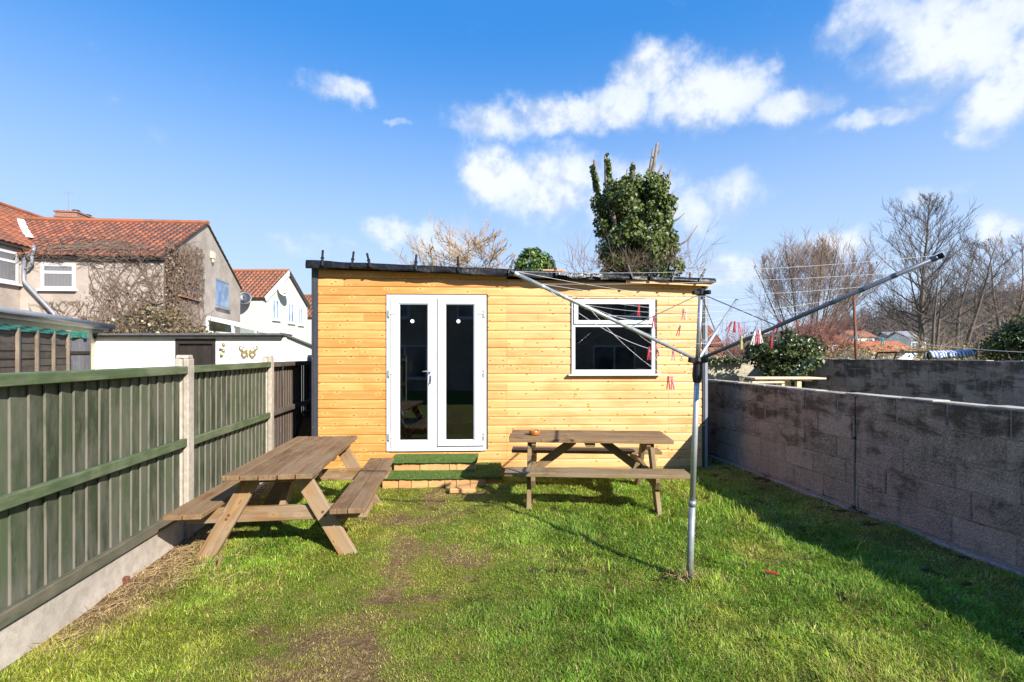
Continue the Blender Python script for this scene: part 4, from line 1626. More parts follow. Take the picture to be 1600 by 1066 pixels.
def make_dryer():
    t_ = thing('rotary_dryer', 'three armed rotary clothes dryer on a leaning grey pole in the lawn', 'clothes dryer', DRY0)
    ax = (HUB - DRY0).normalized()
    low = DRY0 + ax * .55
    q = MB()
    q.tube([DRY0 - ax * .12, low], .0235, 16)
    q.tube([low - ax * .02, low + ax * .02], .0262, 16)
    q.build('lower_pole', M['galv'], t_, True, True)
    q = MB()
    q.tube([low, HUB], .0195, 16)
    q.tube([HUB, TOPC], .0165, 16)
    q.build('upper_pole', M['alu'], t_, True, True)
    q = MB()
    q.tube([HUB - ax * .15, HUB - ax * .10, HUB - ax * .02, HUB + ax * .0, HUB + ax * .03], [.026, .034, .030, .040, .030], 14)
    for k, tip in TIPS.items():
        d = (tip - HUB)
        d.z = 0
        d.normalize()
        q.beam(HUB + Vector((0, 0, .0)), HUB + d * .075 + Vector((0, 0, .012)), .03, .035)
    q.build('hub', M['black_plastic'], t_, True, bevel=.003)
    q = MB()
    q.tube([TOPC - ax * .02, TOPC - ax * .015, TOPC + ax * .025, TOPC + ax * .03], [.022, .030, .030, .020], 14)
    for k, tip in TIPS.items():
        d = (tip - TOPC)
        d.z = 0
        d.normalize()
        q.beam(TOPC, TOPC + d * .07, .028, .028)
    q.build('top_cap', M['black_plastic'], t_, True, bevel=.003)
    arms = {}
    for k, tip in TIPS.items():
        a = HUB + Vector((0, 0, .01))
        d = (tip - a)
        dn = d.normalized()
        side = dn.cross(Vector((0, 0, 1))).normalized()
        upn = side.cross(dn)
        q = MB()
        q.tube([a + dn * .04, tip], .0125 if k != 'right' else .0125, 12)
        arm = q.build('arm', M['alu'] if k != 'right' else M['blue_grey_tube'], t_, True, True)
        q = MB()
        q.tube([tip - dn * .012, tip + dn * .012], .0145, 10)
        q.build('end_cap', M['black_plastic'], arm, True)
        q = MB()
        fr = [.42, .53, .64, .75, .86, .985]
        for f in fr:
            p = a + d * f
            q.tube([p - dn * .02, p + dn * .006], [.0128, .0150], 10)
        q.build('line_notch', M['blue_grey_tube'] if k == 'right' else M['alu'], arm, True)
        arms[k] = [a + d * f + upn * .014 for f in fr]
        # stay from the top cap
        q = MB()
        q.tube([TOPC + Vector((0, 0, -.005)), a + d * .40 + upn * .01], .0035, 6)
        q.build('stay', M['blue_grey_tube'], t_, True)
    sags = {0: .16, 1: .05, 2: .10, 3: .03, 4: .035, 5: .03}
    R_ = random.Random(12)
    pairs = (('left', 'right'), ('right', 'back'), ('back', 'left'))
    for i in range(6):
        q = MB()
        for (k1, k2) in pairs:
            a, b = arms[k1][i], arms[k2][i]
            sag = sags[i] * R_.uniform(.4, 1.4)
            if i == 0 and (k1, k2) == ('right', 'back'): sag = .24
            if i == 0 and (k1, k2) == ('left', 'right'): sag = .13
            pts = []
            for s in range(17):
                f = s / 16
                p = a.lerp(b, f)
                p.z -= sag * 4 * f * (1 - f)
                pts.append(p)
            LINES.append(pts)
            q.tube(pts, .0012, 5)
        q.build('washing_line', M['line'], t_, True)
    # slack ends hanging from the left arm
    q = MB()
    for (pa, pb, s) in ((arms['left'][2], P(1046, 592, 3.2), .04), (P(1046, 592, 3.2), arms['back'][0], .10), (arms['left'][4], P(1014, 545, 3.15), .05), (P(1014, 545, 3.15), P(1046, 592, 3.2), .0)):
        pts = []
        for i in range(13):
            f = i / 12
            p = Vector(pa).lerp(Vector(pb), f)
            p.z -= s * 4 * f * (1 - f)
            pts.append(p)
        LINES.append(pts)
        q.tube(pts, .0015, 5)
    q.build('slack_line', M['line'], t_, True)
    q = MB()
    R2 = random.Random(5)
    for j in range(5):
        a = arms['back'][R2.choice((0, 1, 2, 3))]
        b = HUB + Vector((R2.uniform(.0, .25), R2.uniform(0, .3), R2.uniform(.1, .35)))
        pts = []
        for i in range(11):
            f = i / 10
            p = a.lerp(b, f)
            p.z -= R2.uniform(.18, .22) * 4 * f * (1 - f) * .5
            pts.append(p)
        q.tube(pts, .0014, 4)
    q.build('slack_line', M['line'], t_, True)


make_dryer()


def proj(p): return (CX + F * p.x / p.y, HZ - F * (p.z - H) / p.y)


def nearest_on_lines(x, y):
    best = None
    for pts in LINES:
        for i in range(len(pts) - 1):
            for s in range(6):
                p = pts[i].lerp(pts[i + 1], s / 6)
                qx, qy = proj(p)
                d = (qx - x) ** 2 + (qy - y) ** 2
                if best is None or d < best[0]:
                    best = (d, p.copy(), (pts[i + 1] - pts[i]).normalized())
    return best


PEGS = [(998, 473, 'red_peg', 'red clothes peg hanging before the top pane of the shed window', 6),
        (1021, 495, 'red_peg', 'red clothes peg seen edge on at the right jamb of the shed window', 2),
        (1068, 482, 'red_peg', 'red clothes peg high up between the window and the dryer pole', 0),
        (1072, 480, 'white_peg', 'white clothes peg paired with a red one beside the dryer pole', 8),
        (1063, 516, 'red_peg', 'tilted red clothes peg against the pale boards left of the dryer pole', 14),
        (1052, 546, 'pink_peg', 'dull pink clothes peg just left of the dryer hub', 0),
        (1017, 543, 'red_peg', 'dark red peg of the pair at the lower right corner of the window', 3),
        (1022, 545, 'pink_peg', 'pink peg of the pair at the lower right corner of the window', -10),
        (1044, 592, 'red_peg', 'dark red peg at the lowest point of the slack line', 0),
        (1050, 592, 'pink_peg', 'pink peg at the lowest point of the slack line', -6),
        (1143, 515, 'red_peg', 'red peg leaning left in the bunch right of the dryer pole', 25),
        (1148, 515, 'red_peg', 'red peg hanging straight in the bunch right of the dryer pole', 4),
        (1152, 515, 'pink_peg', 'pink peg in the bunch right of the dryer pole', -8),
        (1157, 520, 'green_peg', 'lime green peg ending the bunch right of the dryer pole', 0),
        (1177, 520, 'white_peg', 'white peg left of the pink one over the ivy bush', 14),
        (1182, 518, 'pink_peg', 'pink peg between two white pegs over the ivy bush', 4),
        (1187, 521, 'white_peg', 'white peg right of the pink one over the ivy bush', -14),
        (1216, 501, 'red_peg', 'red peg leaning across the long right dryer arm', 24),
        (1219, 537, 'red_peg', 'red peg hanging open in front of the ivy bush', 0)]


def make_pegs():
    protos = {}
    for (x, y, c, lab, tilt) in PEGS:
        d, p, dr = nearest_on_lines(x, y)
        if c not in protos:
            t_ = thing('clothes_peg', lab, 'peg', p, 0, 'clothes pegs on the dryer lines')
            for s in (-1, 1):
                q = MB()
                q.prism([(.001 * s, .010), (.006 * s, .014), (.007 * s, -.02), (.0125 * s, -.072), (.0065 * s, -.074), (.002 * s, -.03), (.0008 * s, -.018)], (0, -.005, 0), (1, 0, 0), (0, 0, 1), (0, .010, 0))
                q.build('jaw', M[c], t_, bevel=.001)
            q = MB()
            q.tube([(0, -.0065, -.014), (0, .0065, -.014)], .0045, 8)
            q.build('spring', M['lock'], t_)
            protos[c] = t_
            o = t_
        else:
            o = copy_tree(protos[c])
            o['label'] = lab
        o.location = p
        o.rotation_euler = (0, math.radians(tilt), math.radians(random.uniform(-40, 40)))
        o.scale = (1.0, 1.0, 1.0)


make_pegs()
d, p, dr = nearest_on_lines(1066, 552)
q = MB()
q.tube([p + Vector((.010 * math.cos(a), 0, -.02 + .022 * math.sin(a))) for a in [k * PI / 8 for k in range(17)]], .0022, 6)
q.tube([p + Vector((0, 0, 0)), p + Vector((0, 0, -.06))], .003, 6)
q.tube([p + Vector((.010 * math.cos(a), 0, -.068 + .010 * math.sin(a))) for a in [k * PI / 8 for k in range(17)]], .002, 6)
o = q.build('line_hook', M['chrome'])
tag(o, 'silver ring hook hanging from a line beside the dryer hub', 'hook')
q = MB()
for s in (-1, 1):
    q.beam((0, s * .004, .02), (.08, s * .014, .022), .01, .007)
o = q.build('clothes_peg', M['red_peg'], bevel=.001)
o.location = (P(1195, 905, 3.47).x, 3.47, .040)
o.rotation_euler = (0, 0, -.6)
tag(o, 'red clothes peg dropped in the grass right of the dryer pole', 'peg')


# dried plant at the foot of the pole, stakes and straw by the fence, black bin in the alley
mb = twig_mass(24, DRY0 + Vector((-.05, -.05, .04)), (.09, .07, .04), random.Random(3), .12, .0028, .1, 1)
o = mb.build('dried_plant', M['bark_tan'])
tag(o, 'dried brown plant stalks around the foot of the dryer pole', 'dried plant')
mb = MB()
R_ = random.Random(8)
for i in range(420):
    Y = R_.choice((R_.uniform(2.6, 4.3), R_.gauss(3.75, .3)))
    X = fence_x(Y) + .05 + abs(R_.gauss(0, .19 if Y < 3.3 else .30))
    a = R_.uniform(0, 2 * PI)
    L = R_.uniform(.04, .15)
    z = .008 + R_.random() * .03
    p = Vector((X, Y, z))
    mb.tube([p, p + Vector((math.cos(a) * L * .5, math.sin(a) * L * .5, R_.uniform(.0, .03))), p + Vector((math.cos(a) * L, math.sin(a) * L, R_.uniform(-.03, .02)))], [.0014, .0013, .0007], 3, False, R_.random())
o = mb.build('dry_straw', M['straw'])
tag(o, 'flattened dry straw coloured grass along the gravel board of the green fence', 'dry grass', kind='stuff')
q = MB()
q.box((0, 0, .0), (.04, .035, .11), Matrix.Rotation(.12, 3, 'X'), 2)
o = q.build('stake', M['rust'], bevel=.006)
o.location = (P(198, 912, 3.4).x, 3.4, 0)
tag(o, 'short rusty brown stub in the dry grass by the fence', 'stake')
q = MB()
q.box((0, 0, .05), (.022, .02, .14), Matrix.Rotation(.2, 3, 'Y'), 2)
o = q.build('stake', M['table_leg'], bevel=.003)
o.location = (P(343, 893, 3.62).x, 3.62, 0)
tag(o, 'thin wooden stub beside the near leg of the left picnic table', 'stake')
t_ = thing('black_bin', 'black bin leaning in the dark gap between fence and shed', 'bin', P(470, 720, 7.25) * 1)
t_.location.z = 0
t_.rotation_euler = (math.radians(-14), math.radians(16), 0)
q = MB()
q.lathe([(.0, 0), (.17, 0), (.23, .62), (.245, .63), (.245, .65), (.22, .65), (.215, .62), (.16, .02), (0, .02)], (0, 0, 0), 20)
q.build('bucket', M['black_plastic'], t_, smooth=True)
q = MB()
q.tube([(-.24, 0, .62), (-.2, -.12, .72), (0, -.2, .76), (.2, -.12, .72), (.24, 0, .62)], .009, 8)
q.build('handle', M['black_plastic'], t_, smooth=True)


# ------------------------------------------------------------------ houses on the left
UP = Vector((0, 0, 1))


def tiles(p0, along, L, upv, S, mat_, name, parent, step=.30, tw=.22, amp=.017, seed=1):
    """clay tiles: p0 eave corner, along the eave, up the slope"""
    R_ = random.Random(seed)
    along, upv = along.normalized(), upv.normalized()
    nrm = along.cross(upv).normalized()
    if nrm.z < 0: nrm = -nrm
    m = MB()
    rows, cols = int(S / step), int(L / tw)
    step, tw = S / rows, L / cols
    for r in range(rows):
        lift = .022
        sh = (r % 2) * .0
        for c in range(cols):
            vs, base = [], p0 + along * (c * tw + sh) + upv * (r * step)
            dz = R_.uniform(-.006, .006)
            for k in range(5):
                f = k / 4
                w = amp * math.cos(f * 2 * PI)
                for j, u in ((0, -.02), (1, step)):
                    vs.append(base + along * (f * tw) + upv * u + nrm * (w + (lift + dz if j == 0 else 0) + .03))
            fs = [(2 * k, 2 * k + 2, 2 * k + 3, 2 * k + 1) for k in range(4)]
            # thickness at the lower edge
            b = len(vs)
            for k in range(5): vs.append(vs[2 * k] - nrm * .03)
            fs += [(b + k, b + k + 1, 2 * k + 2, 2 * k) for k in range(4)]
            m.add(vs, fs, None, R_.random())
    return m.build(name, mat_, parent, True)


def gable_house(t_, o, p, r, W, L, ez, rz, wallm, tilem, over=.12, apex=.5, both=True, seed=1, bargeboard=None, gable_over=.06, tw=.22):
    """o: ground corner; p: across the gable; r: along the ridge"""
    o, p, r = Vector(o), p.normalized(), r.normalized()
    q = MB()
    q.prism([(0, -.2), (W, -.2), (W, ez), (W * apex, rz), (0, ez)], o, p, UP, r * L)
    w = q.build('wall', wallm, t_, True)
    rise = rz - ez
    for side in (0, 1):
        run = W * apex if side == 0 else W * (1 - apex)
        eave = o + UP * ez if side == 0 else o + p * W + UP * ez
        upv = (p * run + UP * rise) if side == 0 else (-p * run + UP * rise)
        S = upv.length
        un = upv.normalized()
        ex = over / (run / S)
        start = eave - un * ex - r * gable_over
        nrm = r.cross(un).normalized()
        if nrm.z < 0: nrm = -nrm
        # solid roof deck under the tiles
        q = MB()
        c0 = start + nrm * .005
        Lr, Sr = L + gable_over * 2, S + ex
        vs = [c0, c0 + r * Lr, c0 + r * Lr + un * Sr, c0 + un * Sr]
        vs += [v_ + nrm * .03 for v_ in vs]
        q.add(vs, [(0, 1, 2, 3), (7, 6, 5, 4), (0, 4, 5, 1), (1, 5, 6, 2), (2, 6, 7, 3), (3, 7, 4, 0)])
        dk = q.build('roof', M['dark_fascia'], t_, True)
        if side == 0 or both:
            tiles(start, r, Lr, un, Sr, tilem, 'tile_slope', dk, seed=seed + side, tw=tw)
    q = MB()
    top = o + p * (W * apex) + UP * (rz + .07)
    q.tube([top - r * gable_over, top + r * (L + gable_over)], .10, 8)
    q.build('ridge_tile', tilem, t_, True)
    q = MB()
    q.beam(o + UP * (ez - .10) - p * (over * .6) - r * gable_over, o + UP * (ez - .10) - p * (over * .6) + r * (L + gable_over), .10, .12)
    q.build('gutter', M['dark_fascia'], t_, True)
    if bargeboard:
        for side in (0, 1):
            q = MB()
            e = o + UP * ez + (p * W if side else Vector((0, 0, 0))) - r * (gable_over + .03)
            sgn = -1 if side else 1
            run = W * (apex if side == 0 else 1 - apex)
            ap = o + p * (W * apex) + UP * rz - r * (gable_over + .03)
            dn = (ap - e).normalized()
            q.beam(e - dn * .2 - UP * .06, ap - UP * .06, .03, .28)
            q.build('bargeboard', bargeboard if side == 0 else M['dark_fascia'], t_, True)
    return w


def wall_window(t_, c, along, nrm, w, h, pane='house_pane', frame='upvc', split_v=(), split_h=(), fr=.06, sill=True, depth=.05):
    """c: centre on the wall face"""
    along, nrm = along.normalized(), nrm.normalized()
    R = Matrix((along, nrm, UP)).transposed()
    q = MB()
    def bar(x0, x1, z0, z1, d=depth):
        q.box(c + along * ((x0 + x1) / 2) + UP * ((z0 + z1) / 2) + nrm * (d / 2 - .02), (x1 - x0, d, z1 - z0), R)
    bar(-w / 2, -w / 2 + fr, -h / 2, h / 2)
    bar(w / 2 - fr, w / 2, -h / 2, h / 2)
    bar(-w / 2 + fr, w / 2 - fr, h / 2 - fr, h / 2, depth - .002)
    bar(-w / 2 + fr, w / 2 - fr, -h / 2, -h / 2 + fr, depth - .002)
    for f in split_h: bar(-w / 2 + fr, w / 2 - fr, -h / 2 + h * f - fr * .5, -h / 2 + h * f + fr * .5, depth - .004)
    for f in split_v: bar(-w / 2 + w * f - fr * .5, -w / 2 + w * f + fr * .5, -h / 2 + fr, h / 2 - fr, depth - .006)
    wd = q.build('window', M[frame], t_, True)
    q = MB()
    q.box(c + nrm * .006, (w - fr, .012, h - fr), R)
    q.build('pane', M[pane], wd, True)
    if sill:
        q = MB()
        q.box(c - UP * (h / 2 + .035) + nrm * .05, (w + .12, .12, .07), R)
        q.build('sill', M[frame], wd, True)
    return wd


G = Vector((-.221, .975, 0)).normalized()      # along the gable wall, away from the camera
GN = Vector((G.y, -G.x, 0))                    # out of the gable wall, to the right
HL = Vector((-1, -.08, 0)).normalized()        # along the wing, to the left
HN = Vector((.08, -1, 0)).normalized()
D1 = 16.0
A1 = Vector((-.717 * D1, D1, 0))
GW = (Vector((-.825 * D1, 1.476 * D1, 0)) - A1).length
EZ1 = H + 155 / F * D1
RZ1 = 6.85


def ray_on_plane(x, y, o, n):
    d = Vector(((x - CX) / F, 1, (HZ - y) / F))
    c = Vector((0, 0, H))
    k = (Vector(o) - c).dot(n) / d.dot(n)
    return c + d * k


def make_house_one():
    t_ = thing('pebbledash_house', 'near pebbledash house with orange tiled roof and bare creeper over its walls', 'house', A1)
    gable_house(t_, A1, G, HL, GW, 7.0, EZ1, RZ1, M['pebbledash'], M['tile'], apex=.47, seed=11)
    # front wing wall: small white window
    c = (ray_on_plane(65, 413, A1, HN) + ray_on_plane(118, 451, A1, HN)) / 2
    a, b = ray_on_plane(65, 432, A1, HN), ray_on_plane(118, 432, A1, HN)
    wall_window(t_, c, HL * -1, HN, (b - a).length, .82, 'net_pane', split_h=(.66,), fr=.085)
    # gable windows
    a, b = ray_on_plane(336, 470, A1, GN), ray_on_plane(357, 470, A1, GN)
    z1 = ray_on_plane(336, 434, A1, GN).z
    z0 = ray_on_plane(336, 478, A1, GN).z
    wall_window(t_, Vector(((a.x + b.x) / 2, (a.y + b.y) / 2, (z0 + z1) / 2)), G, GN, (b - a).length, z1 - z0, 'blue_pane', 'gutter', split_v=(.62,), fr=.07)
    a, b = ray_on_plane(278, 445, A1, GN), ray_on_plane(306, 445, A1, GN)
    z1 = ray_on_plane(278, 420, A1, GN).z
    z0 = ray_on_plane(278, 460, A1, GN).z
    wall_window(t_, Vector(((a.x + b.x) / 2, (a.y + b.y) / 2, (z0 + z1) / 2)), G, GN, (b - a).length, z1 - z0, 'blue_pane', 'brick', split_v=(.55,), fr=.14)
    # alarm box
    p = ray_on_plane(330, 399, A1, GN)
    q = MB()
    R = Matrix((G, GN, UP)).transposed()
    q.box(p + GN * .06, (.34, .12, .30), R)
    q.prism([(-.12, 0), (.12, 0), (.05, -.16), (-.05, -.16)], p - UP * .15 + GN * .02, G, UP, GN * .09)
    q.build('alarm_box', M['alarm'], t_, True, bevel=.03)
    # main house beyond the valley
    o = Vector((-15.9 + .14 * 7 + .02, 16.0 - 7, 0))
    g2 = Vector((-.14, 1, 0)).normalized()
    pl = Vector((-g2.y, g2.x, 0))
    n2 = Vector((g2.y, -g2.x, 0))
    gable_house(t_, o, pl, g2, 8.3, 24, 5.17, 7.6, M['pebbledash'], M['tile'], seed=21, both=False)
    a, b = ray_on_plane(-22, 420, o, n2), ray_on_plane(27, 420, o, n2)
    z1, z0 = ray_on_plane(10, 391, o, n2).z, ray_on_plane(10, 441, o, n2).z
    c = (a + b) / 2
    c.z = (z0 + z1) / 2
    wall_window(t_, c, g2, n2, (b - a).length, z1 - z0, 'net_pane', split_h=(.68,), fr=.08)
    # pale mortar in the valley between the two roofs
    q = MB()
    a, b = P(36, 346, 18.6), P(50, 372, 16.9)
    for i in range(7):
        f = i / 7
        q.beam(a.lerp(b, f) + Vector((random.uniform(-.04, .04), -.1, .03)), a.lerp(b, f + .16) + Vector((random.uniform(-.04, .04), -.1, .03)), .20, .07)
    q.build('valley_mortar', M['white_paint'], t_, True, bevel=.02)
    # chimney
    q = MB()
    cc = Vector((-20.6, 23.2, 0))
    R = Matrix((pl * -1, g2, UP)).transposed()
    def stack(zz0, zz1, gr):
        q.box(cc + UP * ((zz0 + zz1) / 2), (.9 + gr, 1.8 + gr, zz1 - zz0), R)
    stack(6.6, 8.15, 0)
    stack(7.92, 8.0, .08)
    stack(8.151, 8.24, .08)
    ch = q.build('chimney', M['brick'], t_, True, bevel=.02)
    q = MB()
    for i in range(7):
        q.box(cc + R @ Vector((-.38 + i * .125, -.925, 7.62)) , (.07, .05, .16), R)
    q.build('pale_bricks', M['cap'], ch, True)
    q = MB()
    for k in (-.25, .5):
        q.lathe([(.17, 0), (.14, .16), (.16, .18), (.12, .2), (.11, .02)], cc + g2 * k + UP * 8.24, 12)
    q.build('chimney_pot', M['dark_fascia'], ch, True)
    q = MB()
    q.tube([cc + g2 * -.7 + UP * 8.2, cc + g2 * -.7 + UP * 9.2], .018, 5)
    q.beam(cc + g2 * -.7 + UP * 9.1 - GN * .2, cc + g2 * -.7 + UP * 9.1 + GN * .2, .015, .015)
    q.build('aerial', M['gutter'], ch, True)
    # soil pipe from the eave, kinked over to the flat roof
    q = MB()
    pts = [ray_on_plane(x, y, A1 + HN * .14, HN) for x, y in ((53, 384), (52, 396), (39, 404), (37, 420), (37, 438), (41, 444), (84, 490), (87, 500))]
    q.tube(pts, .055, 10)
    pts = [ray_on_plane(x, y, A1 + HN * .14, HN) for x, y in ((50, 400), (50, 412), (44, 419), (38, 421))]
    q.tube(pts, .045, 8)
    q.build('downpipe', M['gutter'], t_, True, True)
    return t_


make_house_one()


def make_creeper():
    """leafless climbing stems on the wing, the gable and over the eave"""
    t_ = thing('climbing_plant', 'leafless brown creeper spreading over the pebbledash house wall and eaves', 'climbing plant', A1 + HN * .2)
    R_ = random.Random(31)
    m = MB()

    def stem(o, ax, nr, x, z, ang_, L, rad, lev, xmin, xmax, zmax):
        pts, rads = [], []
        step = .13
        n = max(3, int(L / step))
        for i in range(n):
            pts.append(o + ax * x + UP * z + nr * (.02 + rad + R_.uniform(0, .02)))
            rads.append(max(.006, rad * (1 - .65 * i / n)))
            ang_ += R_.gauss(0, .22)
            ang_ += (1.1 - ang_) * .04 if ang_ < 1.5 else (1.9 - ang_) * .04
            x += math.cos(ang_) * step
            z += math.sin(ang_) * step
            if x < xmin or x > xmax or z > zmax: break
            if lev < 3 and R_.random() < .26:
                stem(o, ax, nr, x, z, ang_ + R_.choice((-1, 1)) * R_.uniform(.4, 1.1), L * R_.uniform(.25, .6), rad * .6, lev + 1, xmin, xmax, zmax)
        if len(pts) > 2: m.tube(pts, rads, 3, False, R_.random())
    def clear(x, z): return not (2.35 < x < 3.75 and 3.5 < z < 4.8)
    for i in range(80):        # wing wall, coordinates run left from the corner
        x = R_.uniform(.0, 3.9)
        stem(A1, HL, HN, x, R_.uniform(1.6, 3.6), R_.uniform(.5, 2.7), R_.uniform(1.2, 3.2), R_.uniform(.006, .014), 0, -.05, 2.3 if x < 2.2 else 4.1, EZ1 + .15 if x < 2.3 else 3.4)
    for i in range(40):        # gable, thick near the corner
        x = abs(R_.gauss(0, 1.3))
        stem(A1, G, GN, x, R_.uniform(1.8, 3.6), R_.uniform(1.0, 2.1), R_.uniform(2.5, 5.5), R_.uniform(.008, .020), 0, -.05, 3.4, EZ1 + .1 + .5 * R_.random() + x * .25)
    stem(A1, HL, HN, .6, 3.25, PI - .1, 3.4, .03, 2, -.1, 4.6, 3.6)
    stem(A1, HL, HN, .2, 2.9, PI - .3, 3.0, .025, 2, -.1, 4.6, 3.6)
    un = (G * (GW * .47) + UP * (RZ1 - EZ1)).normalized()
    nn = HL.cross(un)
    if nn.z < 0: nn = -nn
    for i in range(60):
        x, z = R_.uniform(0, 4.6), R_.uniform(-.1, 1.4) * R_.random()
        a = R_.uniform(.1, 3.0)
        pts = []
        for k in range(R_.randint(6, 22)):
            pts.append(A1 + UP * EZ1 + HL * x + un * z + nn * .12)
            a += R_.gauss(0, .35)
            x += math.cos(a) * .14
            z += abs(math.sin(a)) * .10
        m.tube(pts, [.017 * (1 - .6 * k / len(pts)) for k in range(len(pts))], 3, False, R_.random())
    for i in range(90):        # fringe hanging at the eave
        x = R_.uniform(-.1, 4.4)
        p = A1 + UP * (EZ1 + R_.uniform(-.1, .12)) + HL * x + HN * .22
        m.tube([p, p + HL * R_.uniform(-.3, .3) + UP * R_.uniform(-.2, .16) + HN * .08, p + HL * R_.uniform(-.5, .5) + UP * R_.uniform(-.35, .1)], [.012, .010, .006], 3, False, R_.random())
    m.build('stems', M['vine'], t_, True)
    pts, nr = [], []
    for i in range(1500):
        if R_.random() < .35:
            p = A1 + HL * R_.uniform(0, 2.9) * (R_.random() ** .6) + HN * R_.uniform(.04, .14) + UP * (2.6 + 1.1 * R_.random() ** 2.2)
        else:
            s = abs(R_.gauss(0, 1.0))
            p = A1 + G * min(s, 2.8) + GN * R_.uniform(.03, .12) + UP * R_.uniform(2.4, EZ1 + .4)
        pts.append(p)
    leaf_cloud('dead_leaves', [tuple(p) for p in pts], .07, M['dead_leaf'], t_)


make_creeper()


def make_bramble():
    t_ = thing('bramble_heap', 'heap of browning bramble leaves against the corner of the pebbledash house', 'bramble', (-11.3, 14.6, 0))
    R_ = random.Random(5)
    pts, nr = [], []
    for i in range(3400):
        a, b = R_.uniform(0, 2 * PI), R_.uniform(0, 1)
        x = -11.6 + 2.6 * R_.uniform(-1, 1)
        hmax = 2.2 + .85 * math.exp(-((x + 10.6) / .9) ** 2) + .35 * math.exp(-((x + 12.4) / .8) ** 2)
        pts.append((x, 14.5 + R_.uniform(-.7, .9), hmax * (.55 + .45 * R_.random() ** .4) + R_.gauss(0, .06)))
    leaf_cloud('leaves', pts, .10, M['bramble_leaf'], t_)
    m = twig_mass(240, (-11.4, 14.5, 2.0), (2.4, .7, .8), R_, 1.0, .011, .15)
    m.build('stems', M['vine'], t_, True)


make_bramble()


def make_terrace(lab, A2, seed, dish=True):
    g = Vector((.078, 1, 0)).normalized()
    gn = Vector((g.y, -g.x, 0))
    hl = Vector((-1, .02, 0)).normalized()
    hn = Vector((-.02, -1, 0)).normalized()
    t_ = thing('cream_house', lab, 'house', A2)
    W = 4.75
    gable_house(t_, A2, g, hl, W, 7.5, 4.92, 6.72, M['cream_render'], M['tile_brown'], seed=seed, bargeboard=M['white_paint'], both=True, tw=.26)
    for (x0, x1, y0, y1) in ((425, 436, 468, 500), (449.5, 459, 474, 505), (465.5, 473, 481, 508)):
        a, b = ray_on_plane(x0, 490, Vector((-13.93, 27.5, 0)), gn), ray_on_plane(x1, 490, Vector((-13.93, 27.5, 0)), gn)
        xm = (x0 + x1) / 2
        z1, z0 = ray_on_plane(xm, y0, Vector((-13.93, 27.5, 0)), gn).z, ray_on_plane(xm, y1, Vector((-13.93, 27.5, 0)), gn).z
        c = (a + b) / 2 + (A2 - Vector((-13.93, 27.5, 0)))
        c.z = (z0 + z1) / 2
        wall_window(t_, c, g, gn, (b - a).length, z1 - z0, 'blue_pane', split_v=(.5,), fr=.09)
    return t_, g, gn, hn


A2 = Vector((-13.93, 27.5, 0))
_, g2, gn2, hn2 = make_terrace('cream rendered house with white bargeboard, beyond the pebbledash gable', A2, 41)
make_terrace('farthest cream house, mostly hidden by the left edge of the shed', A2 + Vector((.90, 9.6, -.35)), 51)


def satellite_dish(lab, c, nrm, mat_, rad=.42):
    t_ = thing('satellite_dish', lab, 'satellite dish', c)
    nrm = Vector(nrm).normalized()
    u = nrm.cross(UP).normalized()
    w = u.cross(nrm)
    m = MB()
    n = 18
    vs = [c + nrm * .05]
    for rr, dd in ((.35, .06), (.7, .10), (1.0, .16)):
        for k in range(n):
            a = 2 * PI * k / n
            vs.append(c + (u * math.cos(a) * .92 + w * math.sin(a)) * rad * rr + nrm * dd)
    fs = [(0, 1 + k, 1 + (k + 1) % n) for k in range(n)]
    for j in range(2):
        for k in range(n):
            fs.append((1 + j * n + k, 1 + (j + 1) * n + k, 1 + (j + 1) * n + (k + 1) % n, 1 + j * n + (k + 1) % n))
    m.add(vs, fs)
    o = m.build('reflector', mat_, t_, True, True)
    o.modifiers.new('thick', 'SOLIDIFY').thickness = .02
    m = MB()
    m.tube([c - w * rad * .8 + nrm * .1, c - w * rad * .3 + nrm * .5], .018, 5)
    m.tube([c - w * rad * .3 + nrm * .46, c - w * rad * .25 + nrm * .58], .05, 7)
    m.build('receiver_arm', mat_, t_, True)
    m = MB()
    m.tube([c + nrm * .04, c - nrm * .3, c - nrm * .3 - UP * .25], .025, 6)
    m.build('bracket', M['gutter'], t_, True)


satellite_dish('dark grey satellite dish on the side wall of the cream house', ray_on_plane(382, 467, A2 + hn2 * .35, hn2), (.45, -1, .35), M['grey_trim'], .42)
satellite_dish('pale satellite dish under the gable peak of the cream house', ray_on_plane(445, 454, A2 + gn2 * .35, gn2), (.7, -1, .3), M['cream_dish'], .42)


